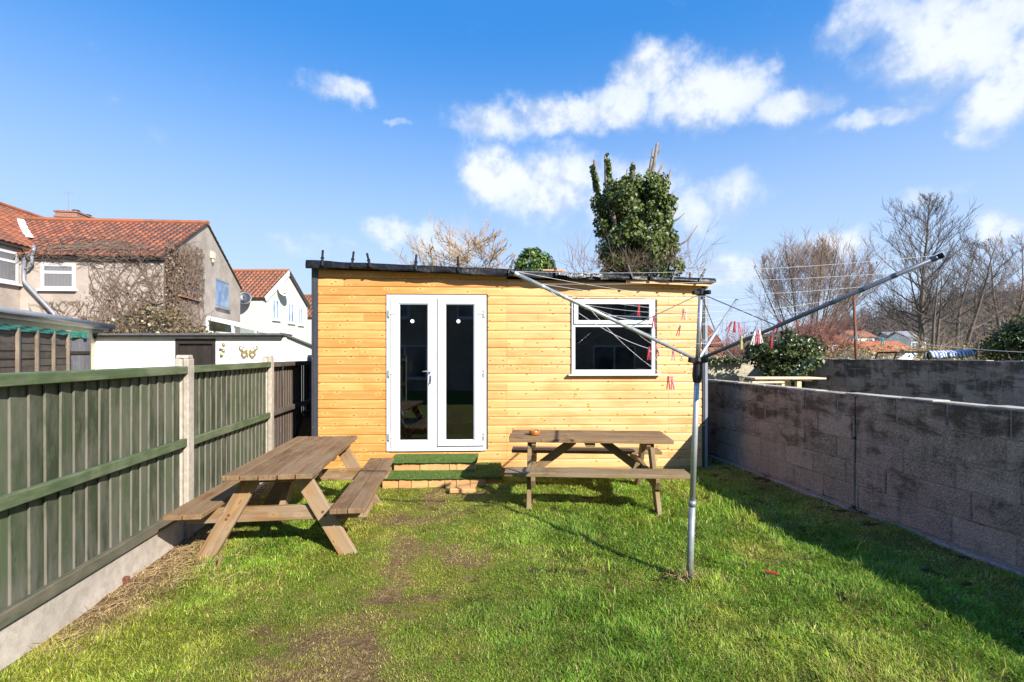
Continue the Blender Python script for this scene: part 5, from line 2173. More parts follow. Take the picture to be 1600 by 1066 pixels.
def make_conservatory():
    a = ray_on_plane(324, 497, A1 + GN * .1, GN)
    Y = a.y
    t_ = thing('conservatory', 'white framed lean-to conservatory on the gable of the pebbledash house', 'conservatory', Vector((a.x, a.y, 0)))
    b = P(436, 522, Y)
    top0, top1 = a, b
    m = MB()
    m.beam(top0, top1, .12, .14)
    dpt = G * 2.6
    m4 = MB()
    m4.beam(top0 + dpt, top1 + dpt, .12, .14)
    m4.build('rear_rafter', M['upvc'], t_, True)
    for f in (.0, .36, .68, .985):
        p = top0.lerp(top1, f)
        m.beam(Vector((p.x, p.y, 0)), p, .08, .10, up=(0, 1, 0))
    m.beam(P(324, 519, Y), P(436, 528, Y), .10, .10)
    m.build('frame', M['upvc'], t_, True)
    m = MB()
    n = 9
    for i in range(n):
        q0, q1 = top0 + dpt * (i / n), top1 + dpt * (i / n)
        m.beam(q0 + UP * .075, q1 + UP * .075, .05, .03)
    m.build('glazing_bars', M['upvc'], t_, True)
    m = MB()
    n = (top1 - top0).cross(dpt).normalized()
    vs = [top0, top1, top1 + dpt, top0 + dpt]
    vs = [v_ + UP * .073 for v_ in vs] + [v_ + UP * .081 for v_ in vs]
    m.add(vs, [(0, 1, 2, 3), (7, 6, 5, 4), (0, 4, 5, 1), (1, 5, 6, 2), (2, 6, 7, 3), (3, 7, 4, 0)])
    m.build('roof_sheet', M['white_sheet'], t_, True)
    m = MB()
    vs = [Vector((top0.x, top0.y, .1)), Vector((top1.x, top1.y, .1)), top1, top0]
    vs = [v_ + Vector((0, .03, 0)) for v_ in vs] + [v_ + Vector((0, .04, 0)) for v_ in vs]
    m.add(vs, [(0, 1, 2, 3), (7, 6, 5, 4), (0, 4, 5, 1), (1, 5, 6, 2), (2, 6, 7, 3), (3, 7, 4, 0)])
    m.build('side_glass', M['clear_glass'], t_, True)


make_conservatory()


def make_outbuilding():
    Y = 12.0
    a, b = P(142, 527, Y), P(443, 527, Y)
    t_ = thing('white_outbuilding', 'low white rendered outbuilding with dark roof edge and black door', 'outbuilding', Vector((a.x, a.y, 0)))
    sd_ = Vector((-.14, 1, 0)).normalized()
    L2 = 3.1
    zf, zb = 2.08, 1.78
    m = MB()
    d0, d1 = P(274, 530, Y).x, P(337, 530, Y).x
    zd = 2.0
    n = Vector((0, 1, 0)) * .16
    def pan(x0, x1, z0, z1): m.bb((x0, Y, z0), (x1, Y + .16, z1))
    pan(a.x, d0, -.1, zf)
    pan(d1, b.x, -.1, zf)
    pan(d0, d1, zd, zf)
    m.build('wall', M['white_paint'], t_, True)
    m = MB()
    c = Vector((b.x, Y, 0))
    e = c + sd_ * L2
    sn = Vector((sd_.y, -sd_.x, 0)) * -.16
    v1 = [c + UP * -.1 + sd_ * .161, e + UP * -.1, e + UP * zb, c + sd_ * .161 + UP * (zf - .012)]
    vs = v1 + [p + sn for p in v1]
    m.add(vs, [(0, 1, 2, 3), (7, 6, 5, 4), (0, 4, 5, 1), (1, 5, 6, 2), (2, 6, 7, 3), (3, 7, 4, 0)])
    m.build('side_wall', M['white_paint'], t_, True)
    m = MB()
    p0, p1 = Vector((a.x - .1, Y - .12, zf + .006)), Vector((b.x + .06, Y - .12, zf + .006))
    p2, p3 = e + Vector((.07, .1, zb + .006)), Vector((a.x - .6, Y + L2 + .1, zb + .006))
    vs = [p0, p1, Vector((p2.x, p2.y, zb + .006)), Vector((p3.x, p3.y, zb + .006))]
    vs += [v_ + UP * .05 for v_ in vs]
    m.add(vs, [(3, 2, 1, 0), (4, 5, 6, 7), (0, 1, 5, 4), (1, 2, 6, 5), (2, 3, 7, 6), (3, 0, 4, 7)])
    m.build('roof', M['felt'], t_, True)
    m = MB()
    m.beam(Vector((a.x - .08, Y - .06, zf - .035)), Vector((b.x, Y - .06, zf - .035)), .04, .085)
    m.build('fascia', M['dark_fascia'], t_, True)
    m = MB()
    k = 6
    for i in range(k):
        w = (d1 - d0 - .16) / k
        m.bb((d0 + .08 + w * i + .003, Y + .05, 0), (d0 + .08 + w * (i + 1) - .003, Y + .09, zd - .12), 2)
    dr = m.build('door', M['dark_door'], t_, True)
    m = MB()
    m.bb((d0 + .001, Y - .01, 0), (d0 + .08, Y + .1, zd - .001), 2)
    m.bb((d1 - .08, Y - .01, 0), (d1 - .001, Y + .1, zd - .001), 2)
    m.bb((d0 + .081, Y - .01, zd - .12), (d1 - .081, Y + .1, zd - .001))
    m.build('door_frame', M['dark_door'], dr, True)
    return Y


OY = make_outbuilding()


def make_ornaments():
    c = P(388, 551, OY - .03)
    t_ = thing('butterfly_ornament', 'painted metal butterfly ornament hung on the white outbuilding wall', 'wall ornament', c)
    wing = [(0, .02), (.10, .13), (.22, .17), (.235, .10), (.17, .02), (.19, -.05), (.12, -.15), (.06, -.12), (.02, -.06)]
    for s in (-1, 1):
        m = MB()
        m.prism([(x * s, z) for x, z in wing], c, (1, 0, 0), (0, 0, 1), (0, .012, 0))
        w = m.build('wing', M['butterfly'], t_, True)
        m = MB()
        for (x, z, r) in ((.10, .07, .035), (.17, .11, .03), (.10, -.06, .03)):
            m.prism([(x * s + r * math.cos(k * PI / 5), z + r * math.sin(k * PI / 5)) for k in range(10)], c + Vector((0, -.006, 0)), (1, 0, 0), (0, 0, 1), (0, .005, 0))
        m.build('spots', M['white_peg'], w, True)
    m = MB()
    m.tube([c + Vector((0, -.01, -.10)), c + Vector((0, -.015, 0)), c + Vector((0, -.01, .07))], [.008, .02, .012], 8)
    m.tube([c + Vector((0, -.01, .07)), c + Vector((.05, -.01, .13))], .004, 4)
    m.tube([c + Vector((0, -.01, .07)), c + Vector((-.05, -.01, .13))], .004, 4)
    m.build('body', M['green_peg'], t_, True)
    c = P(349, 545, OY - .02)
    t_ = thing('pot_ornament', 'string of small ornaments hung between black door and butterfly', 'wall ornament', c)
    for i, (dx, dz, k) in enumerate(((.02, .10, 'butterfly'), (-.03, .03, 'white_peg'), (.02, -.05, 'butterfly'), (-.01, -.13, 'green_peg'))):
        m = MB()
        m.lathe([(0, -.04), (.03, -.035), (.045, 0), (.03, .03), (.012, .045), (0, .045)], c + Vector((dx, -.03, dz)), 10)
        m.build('charm', M[k], t_, True, True)
    m = MB()
    m.tube([c + Vector((0, -.02, .18)), c + Vector((0, -.02, -.16))], .004, 4)
    m.build('cord', M['vine'], t_, True)


make_ornaments()


def make_left_yard():
    # low building at the left edge
    a, b = Vector((-8.75, 8.3, 0)), Vector((-10.5, 12.5, 0))
    d = (b - a).normalized()
    nr = Vector((d.y, -d.x, 0))
    a = a - d * 1.6
    t_ = thing('yellow_garage', 'low yellowish rendered garage with grey gutter at the left edge', 'garage', a)
    L = (b - a).length
    m = MB()
    m.prism([(0, -.1), (0, 2.34), (-4, 2.5), (-4, -.1)], a, nr, UP, d * L)
    m.build('wall', M['yellow_render'], t_, True)
    m = MB()
    m.prism([(.12, 2.345), (.12, 2.40), (-4.1, 2.58), (-4.1, 2.51)], a - d * .1, nr, UP, d * (L + .2))
    m.build('roof', M['felt'], t_, True)
    m = MB()
    m.tube([a - d * .1 + nr * .17 + UP * 2.35, b + d * .12 + nr * .17 + UP * 2.34], .06, 10)
    m.tube([b + d * .05 + nr * .17 + UP * 2.34, b + d * .05 + nr * .12 + UP * 2.2], .04, 8)
    m.build('gutter', M['gutter'], t_, True, True)
    m = MB()
    m.beam(a - d * .1 + nr * .06 + UP * 2.29, b + d * .1 + nr * .06 + UP * 2.29, .03, .10)
    m.build('fascia', M['white_paint'], t_, True)
    # weathered lap panel fence in front of it
    a, b = Vector((-7.2, 6.4, 0)), P(103, 517, 9.4)
    b.z = 0
    d = (b - a).normalized()
    nr = Vector((d.y, -d.x, 0))
    R = Matrix((d, nr, UP)).transposed()
    t_ = thing('panel_fence', 'weathered brown lap panel fence topped with green netting', 'fence', a)
    L = (b - a).length
    n = 5
    cut = [L * i / n for i in range(n + 1)]
    for i in range(n):
        m = MB()
        z = .05
        while z < 2.0:
            m.box(a + d * ((cut[i] + cut[i + 1]) / 2) + UP * (z + .07) + nr * random.uniform(-.006, .006), (cut[i + 1] - cut[i] - .02, .015, .145), R @ Matrix.Rotation(.07, 3, 'X'))
            z += .125
        m.build('lap_panel', M['fence_brown'], t_, True)
    for c in cut:
        m = MB()
        m.box(a + d * c + UP * 1.0 + nr * .035, (.05, .05, 2.06), R, 2)
        m.build('batten', M['pale_wood'] if False else M['fence_edge'], t_, True, bevel=.004)
    m = MB()
    k = 60
    vs = []
    for i in range(k + 1):
        f = i / k
        for j in range(4):
            vs.append(a + d * (L * f) + UP * (2.075 - .03 * j - .004 * math.sin(f * 40 + j) - .012 * random.random()) + nr * (.045 + .008 * math.sin(f * 30 + j * 2)))
    m.add(vs, [(i * 4 + j, i * 4 + j + 1, i * 4 + j + 5, i * 4 + j + 4) for i in range(k) for j in range(3)])
    o = m.build('netting', M['netting'], t_, True)
    o.modifiers.new('thick', 'SOLIDIFY').thickness = .006
    # grey gate between the panel fence and the outbuilding
    Y = 9.9
    x0, x1 = P(108, 540, Y).x, P(141, 540, Y).x
    zt = 1.98
    t_ = thing('grey_gate', 'grey boarded gate with green netting between brown fence and white outbuilding', 'gate', Vector((x0, Y, 0)))
    m = MB()
    k = 7
    w = (x1 - x0) / k
    for i in range(k):
        m.bb((x0 + w * i + .002, Y, .05), (x0 + w * (i + 1) - .002, Y + .02, zt - .02), 2)
    m.build('boards', M['grey_gate'], t_, True)
    m = MB()
    for z in (.4, 1.62):
        m.bb((x0, Y - .03, z), (x1, Y - .001, z + .06))
    m.build('rail', M['dark_door'], t_, True)
    m = MB()
    m.bb((x0 - .12, Y - .05, 0), (x0 - .005, Y + .07, zt + .12), 2)
    m.build('gate_post', M['cap'], t_, True)
    m = MB()
    k = 20
    vs = []
    for i in range(k + 1):
        f = i / k
        for j in range(4):
            vs.append(Vector((x0 + (x1 - x0) * f, Y - .06 - .03 * math.sin(f * 12 + j), zt + .10 - j * (.042 + .006 * math.sin(f * 9)))))
    m.add(vs, [(i * 4 + j, i * 4 + j + 1, i * 4 + j + 5, i * 4 + j + 4) for i in range(k) for j in range(3)])
    o = m.build('netting', M['netting'], t_, True)
    o.modifiers.new('thick', 'SOLIDIFY').thickness = .006


make_left_yard()


# ------------------------------------------------------------------ behind the shed
def make_ivy_tree():
    Y = 14.0
    base = P(992, 700, Y)
    base.z = 0
    t_ = thing('ivy_tree', 'pollarded tree stump smothered in ivy behind the shed', 'tree', base)
    R_ = random.Random(6)
    def pt(x, y, dy=0.0): return P(x, y, Y + dy)
    m = MB()
    m.tube([base, pt(992, 520), pt(990, 420), pt(985, 330), pt(980, 290)], [.5, .45, .42, .38, .2], 10)
    m.build('trunk', M['bark'], t_, True, True)
    m = MB()
    limbs = [((945, 340), (931, 290), (929, 250), .070, .3), ((955, 330), (947, 280), (946, 243), .065, -.2), ((985, 300), (988, 275), (989, 254), .075, .0),
             ((1008, 300), (1016, 262), (1021, 232), .050, .1), ((1012, 296), (1022, 258), (1027, 224), .062, -.25), ((1015, 300), (1030, 268), (1037, 255), .045, .2),
             ((1030, 330), (1042, 300), (1048, 265), .034, .0), ((1034, 320), (1041, 288), (1045, 272), .028, .3), ((972, 300), (979, 280), (980, 264), .030, .0)]
    for a, b, c, r, dy in limbs:
        m.tube([pt(980 + (a[0] - 980) * .3, a[1] + 50), pt(*a, dy), pt(*b, dy), pt(*c, dy)], [r, r, r * .85, r * .62], 7, True, R_.random())
    for a, b, c in (((1045, 345), (1056, 330), (1060, 320)), ((1045, 350), (1060, 342), (1070, 333)), ((1052, 300), (1049, 305), (1044, 315)), ((1024, 242), (1030, 236), (1033, 228)), ((1043, 395), (1075, 375), (1090, 352))):
        m.tube([pt(*a), pt(*b), pt(*c)], [.03, .022, .012], 5, True, R_.random())
    m.build('cut_limbs', M['bark_pale'], t_, True, True)
    # ivy in hanging clumps over a column
    pts, nr, rb = [], [], []
    prof = [(430, 1008, 62), (405, 996, 58), (380, 992, 60), (350, 992, 63), (330, 990, 60), (318, 988, 58), (304, 990, 52), (294, 992, 44), (286, 990, 36)]
    def col(y):
        for (y0, c0, w0), (y1, c1, w1) in zip(prof[:-1], prof[1:]):
            if y <= y0 and y >= y1:
                f = (y0 - y) / (y0 - y1)
                return c0 + (c1 - c0) * f, w0 + (w1 - w0) * f
        return (992, 60)
    clumps = []
    for i in range(330):
        y = R_.uniform(289, 432)
        c, w = col(y)
        th = R_.uniform(0, 2 * PI)
        o_ = R_.choice((R_.uniform(.2, .8), R_.uniform(.8, .97)))
        clumps.append((c + w * o_ * math.cos(th), y, math.sin(th) * w * o_ * Y / F, R_.uniform(.08, .24), math.cos(th), math.sin(th)))
    for (a, b, c, r, dy) in limbs:
        k = {929: 2.4, 946: 2.2, 989: 1.6, 1037: .8, 1048: .4}.get(c[0], .35)
        for i in range(int(12 * k)):
            f = R_.random() * (1.0 if k > .9 else .6)
            p = [a[j] + (c[j] - a[j]) * f for j in (0, 1)]
            clumps.append((p[0], p[1] + 4, dy, R_.uniform(.05, .105), R_.gauss(0, .5), -.6))
    for (x, y, dy, r, nx_, ny_) in clumps:
        c = pt(x, y)
        c.y += dy
        bias = R_.random()
        for k in range(int(66 * (r / .18) ** 1.5) + 12):
            g_ = Vector((R_.gauss(0, 1), R_.gauss(0, 1), R_.gauss(0, 1))).normalized() * r * R_.random() ** .4
            pts.append((c.x + g_.x, c.y + g_.y, c.z + g_.z * 1.25))
            n_ = Vector((nx_ + g_.x / r * .8, ny_ + g_.y / r * .8, .35 + g_.z / r * .8)).normalized()
            nr.append(tuple(n_))
            rb.append(bias)
    leaf_cloud('crown', pts, .095, M['ivy'], t_, nr, .9, True, np.array(rb))
    m = twig_mass(110, tuple(pt(1000, 418, -1.0)), (1.15, .35, .32), R_, .7, .007, 0, 2, .5)
    m.build('twigs', M['vine'], t_, True)


make_ivy_tree()


def bush(lab, name, c, radii, n, size, leaf, R_, cat='bush', stems=True, lumps=26):
    t_ = thing(name, lab, cat, Vector((c[0], c[1], 0)))
    c = Vector(c)
    pts, nr, rb = [], [], []
    for i in range(lumps):
        d = Vector((R_.gauss(0, 1), R_.gauss(0, 1), R_.gauss(0, 1) * .9 + .25)).normalized()
        o = c + Vector((d.x * radii[0], d.y * radii[1], d.z * radii[2])) * R_.uniform(.5, .86)
        r = min(radii) * R_.uniform(.28, .5)
        b = R_.random()
        for k in range(n // lumps):
            g_ = Vector((R_.gauss(0, 1), R_.gauss(0, 1), R_.gauss(0, 1))).normalized() * r * R_.random() ** .45
            p = o + g_
            pts.append(tuple(p))
            nr.append(tuple((g_ / r + d * .7 + Vector((0, 0, .3))).normalized()))
            rb.append(b)
    leaf_cloud('foliage', pts, size, M[leaf], t_, nr, .8, True, np.array(rb))
    if stems:
        m = MB()
        for i in range(16):
            e = c + Vector((R_.uniform(-.8, .8) * radii[0], R_.uniform(-.8, .8) * radii[1], R_.uniform(0, .9) * radii[2]))
            b0 = Vector((c.x + R_.uniform(-.2, .2), c.y + R_.uniform(-.2, .2), 0))
            m.tube([b0, b0.lerp(e, .5) + Vector((R_.gauss(0, .1), R_.gauss(0, .1), .1)), e], [.035, .022, .008], 5, False, R_.random())
        m.build('stems', M['bark'], t_, True)
    return t_


bush('bright green bush showing over the shed roof beside the lichened tree', 'green_bush', tuple(P(836, 418, 13.0)), (.60, .5, .48), 3600, .085, 'green_bush', random.Random(8))


m = twig_mass(34, tuple(P(918, 425, 13.6)), (.55, .4, .25), random.Random(14), 1.1, .007, 0, 2, 1.2)
t_ = thing('thin_shrub', 'sparse leafless shrub between green bush and ivy tree', 'shrub', Vector((2.1, 13.6, 0)))
m.tube([Vector((2.1, 13.6, 0)), P(918, 425, 13.6)], .03, 5)
m.build('twigs', M['twig_warm'], t_, True)
m = twig_mass(30, tuple(P(1078, 425, 13.6)), (.5, .4, .3), random.Random(15), 1.1, .006, 0, 2, 1.2)
t_ = thing('thin_shrub', 'sparse leafless shrub right of the ivy tree over the roof corner', 'shrub', Vector((5.0, 13.6, 0)))
m.tube([Vector((5.0, 13.6, 0)), P(1078, 425, 13.6)], .03, 5)
m.build('twigs', M['twig_warm'], t_, True)


# ------------------------------------------------------------------ neighbouring garden and beyond, right
def make_right():
    R_ = random.Random(3)
    # timber table in the neighbour's garden
    Y = 10.6
    a, b = P(1177, 590, Y), P(1288, 590, Y)
    t_ = thing('timber_table', 'pale slatted timber table top seen over the grey block wall', 'table', Vector((a.x, a.y, 0)))
    m = MB()
    for i in range(4):
        m.beam(a + Vector((0, i * .16, -.02)), b + Vector((0, i * .16, -.02)), .15, .035)
    m.build('tabletop', M['pale_wood'], t_, True, bevel=.004)
    m = MB()
    for f in (.18, .48, .8):
        p = a.lerp(b, f)
        m.beam(p + Vector((0, 0, -.062)), p + Vector((0, .6, -.062)), .09, .045)
    m.build('cleat', M['pale_wood'], t_, True)
    for px, dy in ((1178, 0), (1248, 0), (1184, .5), (1252, .5)):
        p = P(px, 590, Y)
        m = MB()
        m.beam((p.x, Y + dy + .02, 0), (p.x, Y + dy + .02, a.z - .085), .10, .09, up=(0, 1, 0))
        m.build('leg', M['pale_wood'], t_, True, bevel=.004)
    t_ = thing('timber_bench', 'pale timber bench standing behind the slatted table top', 'bench', P(1185, 640, 12.2))
    t_.location.z = 0
    a2, b2 = P(1150, 597, 12.2), P(1232, 596, 12.2)
    m = MB()
    for i in range(2):
        m.beam(a2 + Vector((0, i * .15, -.02)), b2 + Vector((0, i * .15, -.02)), .14, .04)
    m.build('seat', M['pale_wood'], t_, True, bevel=.004)
    for f in (.12, .88):
        p = a2.lerp(b2, f)
        m = MB()
        m.beam((p.x, p.y + .06, 0), (p.x, p.y + .06, a2.z - .042), .1, .28, up=(0, 1, 0))
        m.build('leg', M['pale_wood'], t_, True)
    # hanging basket with its bracket on the far wall
    fn = Vector((-1, -.14, 0)).normalized()
    o = Vector((far_x(12.0), 12.0, 0))
    c = ray_on_plane(1257, 572, o, fn)
    t_ = thing('hanging_basket', 'empty dark hanging basket on a white bracket on the far block wall', 'hanging basket', c)
    m = MB()
    m.beam(c + Vector((0, 0, .02)), c + fn * .36 + Vector((0, 0, .02)), .02, .025)
    m.beam(c + Vector((0, 0, -.14)), c + fn * .26 + Vector((0, 0, .0)), .015, .018)
    m.build('bracket', M['white_paint'], t_, True)
    bc = c + fn * .28 + Vector((0, 0, -.50))
    m = MB()
    m.lathe([(0, -.17), (.10, -.15), (.19, -.07), (.22, .03), (.205, .03), (.17, -.06), (.09, -.12), (0, -.14)], bc, 18)
    m.build('basket', M['black_bag'], t_, True, True)
    m = MB()
    for k in range(4):
        an = k * PI / 2 + .4
        m.tube([c + fn * .28 + Vector((0, 0, .0)), bc + Vector((.2 * math.cos(an), .2 * math.sin(an), .03))], .004, 4)
    m.build('chain', M['gutter'], t_, True)
    # ivy bush over the corner of the far wall
    bc = P(1222, 555, 13.6)
    ib = bush('dark glossy ivy bush spilling over the corner of the far block wall', 'ivy_bush', tuple(bc), (.98, .85, .72), 6200, .10, 'ivy_far', random.Random(18), lumps=44)
    pts, nr = [], []
    for i in range(600):
        f = R_.random()
        p = P(1240 + 40 * f, 588 - 26 * f + R_.gauss(0, 3), 12.2)
        pts.append(tuple(p + Vector((0, R_.uniform(-.2, .2), 0))))
        nr.append((-.3, -1, .5))
    leaf_cloud('trailing_ivy', pts, .085, M['ivy_far'], ib, nr)
    # ivy hanging on the cream wall, ivy fringe on its top
    t_ = thing('ivy_fringe', 'thin ivy fringe creeping along the top of the cream wall', 'ivy', Vector((6.6, 15.2, 0)))
    pts, nr = [], []
    for i in range(700):
        x = R_.uniform(5.9, 7.3)
        pts.append((x, 15.15 + R_.gauss(0, .04), 1.44 + R_.gauss(0, .05) - .0 * x))
        nr.append((0, -1, .4))
    leaf_cloud('leaves', pts, .07, M['ivy_far'], t_, nr)
    # red stemmed shrub and bare scrub behind the walls
    m = twig_mass(170, tuple(P(1285, 543, 17.5)), (1.05, .9, .6), random.Random(5), 1.0, .010, 0, 3, 1.0)
    t_ = thing('red_shrub', 'red stemmed leafless shrub behind the ivy bush', 'shrub', Vector((11.2, 17.5, 0)))
    for k in range(9):
        m.tube([Vector((11.2 + R_.uniform(-.3, .3), 17.5, 0)), P(1285 + R_.uniform(-35, 35), 545, 17.5)], [.03, .015], 4)
    m.build('stems', M['red_twig'], t_, True)
    m = twig_mass(170, tuple(P(1165, 552, 17.0)), (1.1, .8, .55), random.Random(6), .8, .009, 0, 3, .8)
    t_ = thing('brown_shrub', 'brown leafless shrub left of the ivy bush beyond the cream wall', 'shrub', Vector((8.2, 17, 0)))
    for k in range(7):
        m.tube([Vector((8.2 + R_.uniform(-.3, .3), 17, 0)), P(1165 + R_.uniform(-35, 35), 555, 17)], [.03, .015], 4)
    m.build('stems', M['red_twig'], t_, True)
    # scrub strip
    m = MB()
    vs = twig_mass(900, (14.8, 17.5, 1.0), (5.6, 1.8, .85), random.Random(7), .9, .008, .05, 2, .6)
    o = vs.build('scrub', M['straw'])
    tag(o, 'tangle of dry bramble and scrub beyond the far block wall', 'scrub', kind='stuff')
    pts = []
    for i in range(5200):
        x = R_.uniform(9.2, 20.5)
        pts.append((x, 16.8 + R_.uniform(-1.2, 2.2), 1.75 * R_.random() ** .5 + .12 * math.sin(x * 2.1) + .1))
    o = leaf_cloud('scrub_leaves', pts, .085, M['scrub_leaf'])
    tag(o, 'pale dead leaves and weeds in the scrub beyond the far block wall', 'scrub', kind='stuff')
    # evergreen at the right edge
    bush('dark evergreen shrub at the right edge beyond the far block wall', 'evergreen_shrub', tuple(P(1606, 545, 14.5)), (1.2, 1.0, 1.0), 7000, .085, 'dark_bush', random.Random(28), lumps=52)


make_right()


def make_right_things():
    # line post, line and pegs
    Y = 14.0
    top, foot = P(1334, 462, Y), P(1341, 575, Y)
    foot.z = 0
    t_ = thing('line_post', 'thin rusty washing line post standing beyond the far block wall', 'post', foot)
    m = MB()
    m.tube([foot, top], [.045, .035], 8)
    m.build('post', M['rust'], t_, True, True)
    m = MB()
    m.beam(top + Vector((-.12, 0, -.05)), top + Vector((.12, 0, -.05)), .03, .03)
    m.build('cross_bar', M['rust'], t_, True)
    m = MB()
    a, b = P(1336, 521, Y), P(1640, 552, 10.5)
    pts = []
    for i in range(21):
        f = i / 20
        p = a.lerp(b, f)
        p.z -= .10 * 4 * f * (1 - f)
        pts.append(p)
    m.tube(pts, .006, 5)
    o = m.build('washing_line', M['line'])
    tag(o, 'pale washing line running from the rusty post to the right edge', 'washing line')
    for (px, py, lab) in ((1338, 524, 'teal clothes peg against the rusty line post'), (1380, 526, 'teal clothes peg on the pale line right of the rusty post')):
        best = min((p for k in range(20) for p in [pts[k].lerp(pts[k + 1], s / 8) for s in range(8)]), key=lambda p: (proj(p)[0] - px) ** 2)
        t2 = thing('clothes_peg', lab, 'peg', best, 0, 'clothes pegs on the dryer lines')
        for s in (-1, 1):
            m = MB()
            m.prism([(.002 * s, .03), (.025 * s, .04), (.03 * s, -.05), (.085 * s, -.25), (.05 * s, -.26), (.01 * s, -.08)], (0, -.02, 0), (1, 0, 0), (0, 0, 1), (0, .04, 0))
            m.build('jaw', M['teal_peg'], t2)
        t2.scale = (.6, .6, .6)
    # black framed white sheet and striped cloth
    Y = 15.5
    t_ = thing('cold_frame', 'black framed stand with a slanted white sheet behind the far wall', 'garden frame', P(1415, 560, Y))
    m = MB()
    pts = [P(1396, 564, Y), P(1401, 551, Y), P(1448, 550, Y), P(1452, 564, Y)]
    m.tube(pts, .03, 6)
    pts2 = [p + Vector((0, .8, 0)) for p in pts]
    m2 = MB()
    m2.tube(pts2, .03, 6)
    for p in (pts2[0], pts2[3]): m2.tube([p, Vector((p.x, p.y, 0))], .03, 6)
    m2.build('frame', M['black_plastic'], t_, True)
    m3 = MB()
    for p in pts[1:3]: m3.tube([p, p + Vector((0, .8, 0))], .03, 6)
    m3.build('cross_rail', M['black_plastic'], t_, True)
    for p in (pts[0], pts[3]): m.tube([p, Vector((p.x, p.y, 0))], .03, 6)
    m.build('frame', M['black_plastic'], t_, True)
    m = MB()
    vs = [P(1404, 562, Y), P(1424, 562, Y), P(1432, 552, Y + .5), P(1418, 552, Y + .5)]
    vs += [v_ + Vector((0, .03, .01)) for v_ in vs]
    m.add(vs, [(0, 1, 2, 3), (7, 6, 5, 4), (0, 4, 5, 1), (1, 5, 6, 2), (2, 6, 7, 3), (3, 7, 4, 0)])
    m.build('sheet', M['white_sheet'], t_, True)
    t_ = thing('striped_cover', 'blue and white striped cover over a rail behind the far wall', 'cover', P(1482, 560, Y))
    t_.location.z = 0
    m = MB()
    n = 40
    vs = []
    for i in range(n + 1):
        f = i / n
        c = P(1450 + 68 * f, 549 - 2 * f, Y)
        for j, (dy, dz) in enumerate(((-.16, -.22 + .03 * math.sin(f * 30)), (-.09, -.05), (0, .0), (.1, -.05), (.2, -.25))):
            vs.append(c + Vector((0, dy + .02 * math.sin(f * 22), dz)))
    m.add(vs, [(i * 5 + j, i * 5 + j + 1, i * 5 + j + 6, i * 5 + j + 5) for i in range(n) for j in range(4)])
    o = m.build('cloth', M['stripe_cloth'], t_, True, True)
    o.modifiers.new('thick', 'SOLIDIFY').thickness = .012
    m = MB()
    a, b = P(1446, 551, Y), P(1526, 549, Y)
    m.tube([a, b], .025, 6)
    for p in (a, b): m.tube([p, Vector((p.x, p.y, 0))], .025, 6)
    m.build('rail', M['gutter'], t_, True)
    # red brick house showing behind the shed corner
    Yb = 34.0
    o = P(1070, 555, Yb)
    o.z = 0
    t_ = thing('brick_house', 'red brick house with tiled roof showing behind the shed corner', 'house', o)
    r = Vector((1, .05, 0)).normalized()
    p = Vector((-.05, 1, 0)).normalized()
    gable_house(t_, o, p, r * 1, 6.0, (P(1119, 555, Yb) - o).length, 2.4, 4.2, M['brick'], M['tile'], seed=61, both=False)
    # far houses seen between the trees
    def far_house(lab, x0, x1, ytop, yeave, Y, wallm, roofm, seed):
        a, b = P(x0, 555, Y), P(x1, 555, Y)
        a.z = b.z = 0
        t_ = thing('far_house', lab, 'house', a)
        L = (b - a).length
        ez, rz = H + (HZ - yeave) / F * Y, H + (HZ - ytop) / F * (Y + 2.5)
        m = MB()
        m.prism([(0, -.2), (5, -.2), (5, ez), (2.5, rz), (0, ez)], a, (0, 1, 0), UP, Vector((L, 0, 0)))
        m.build('wall', wallm, t_, True)
        for s in (0, 1):
            m = MB()
            e = a + Vector((-.3, -.25 if s == 0 else 5.25, ez - .1))
            tp = a + Vector((-.3, 2.5, rz + .08))
            vs = [e, e + Vector((L + .6, 0, 0)), tp + Vector((L + .6, 0, 0)), tp]
            vs += [v_ + UP * .14 for v_ in vs]
            m.add(vs, [(0, 1, 2, 3), (7, 6, 5, 4), (0, 4, 5, 1), (1, 5, 6, 2), (2, 6, 7, 3), (3, 7, 4, 0)])
            m.build('roof', roofm, t_, True)
        for k in range(max(2, int(L / 3))):
            cx_ = a.x + L * (k + .5) / max(2, int(L / 3))
            wall_window(t_, Vector((cx_, Y, max(1.2, ez - .9))), Vector((1, 0, 0)), Vector((0, -1, 0)), 1.0, 1.1, 'house_pane', split_v=(.5,), fr=.08)
    far_house('far white walled house with brown roof between the bare trees', 1333, 1366, 519, 526, 70, M['white_paint'], M['tile_brown'], 1)
    far_house('far low building with a wide orange roof between the bare trees', 1362, 1432, 537, 551, 42, M['cream_render'], M['stripe_red'], 2)
    far_house('far house with pale grey roof left of the tall tree trunk', 1398, 1418, 521, 530, 75, M['cream_render'], M['grey_roof'], 3)
    far_house('far house with steep grey roof partly behind the tall tree trunk', 1424, 1446, 520, 531, 66, M['white_paint'], M['grey_roof'], 4)
    far_house('far brick house with grey roof behind the red shrub', 1290, 1334, 527, 535, 60, M['brick'], M['tile_brown'], 5)


make_right_things()

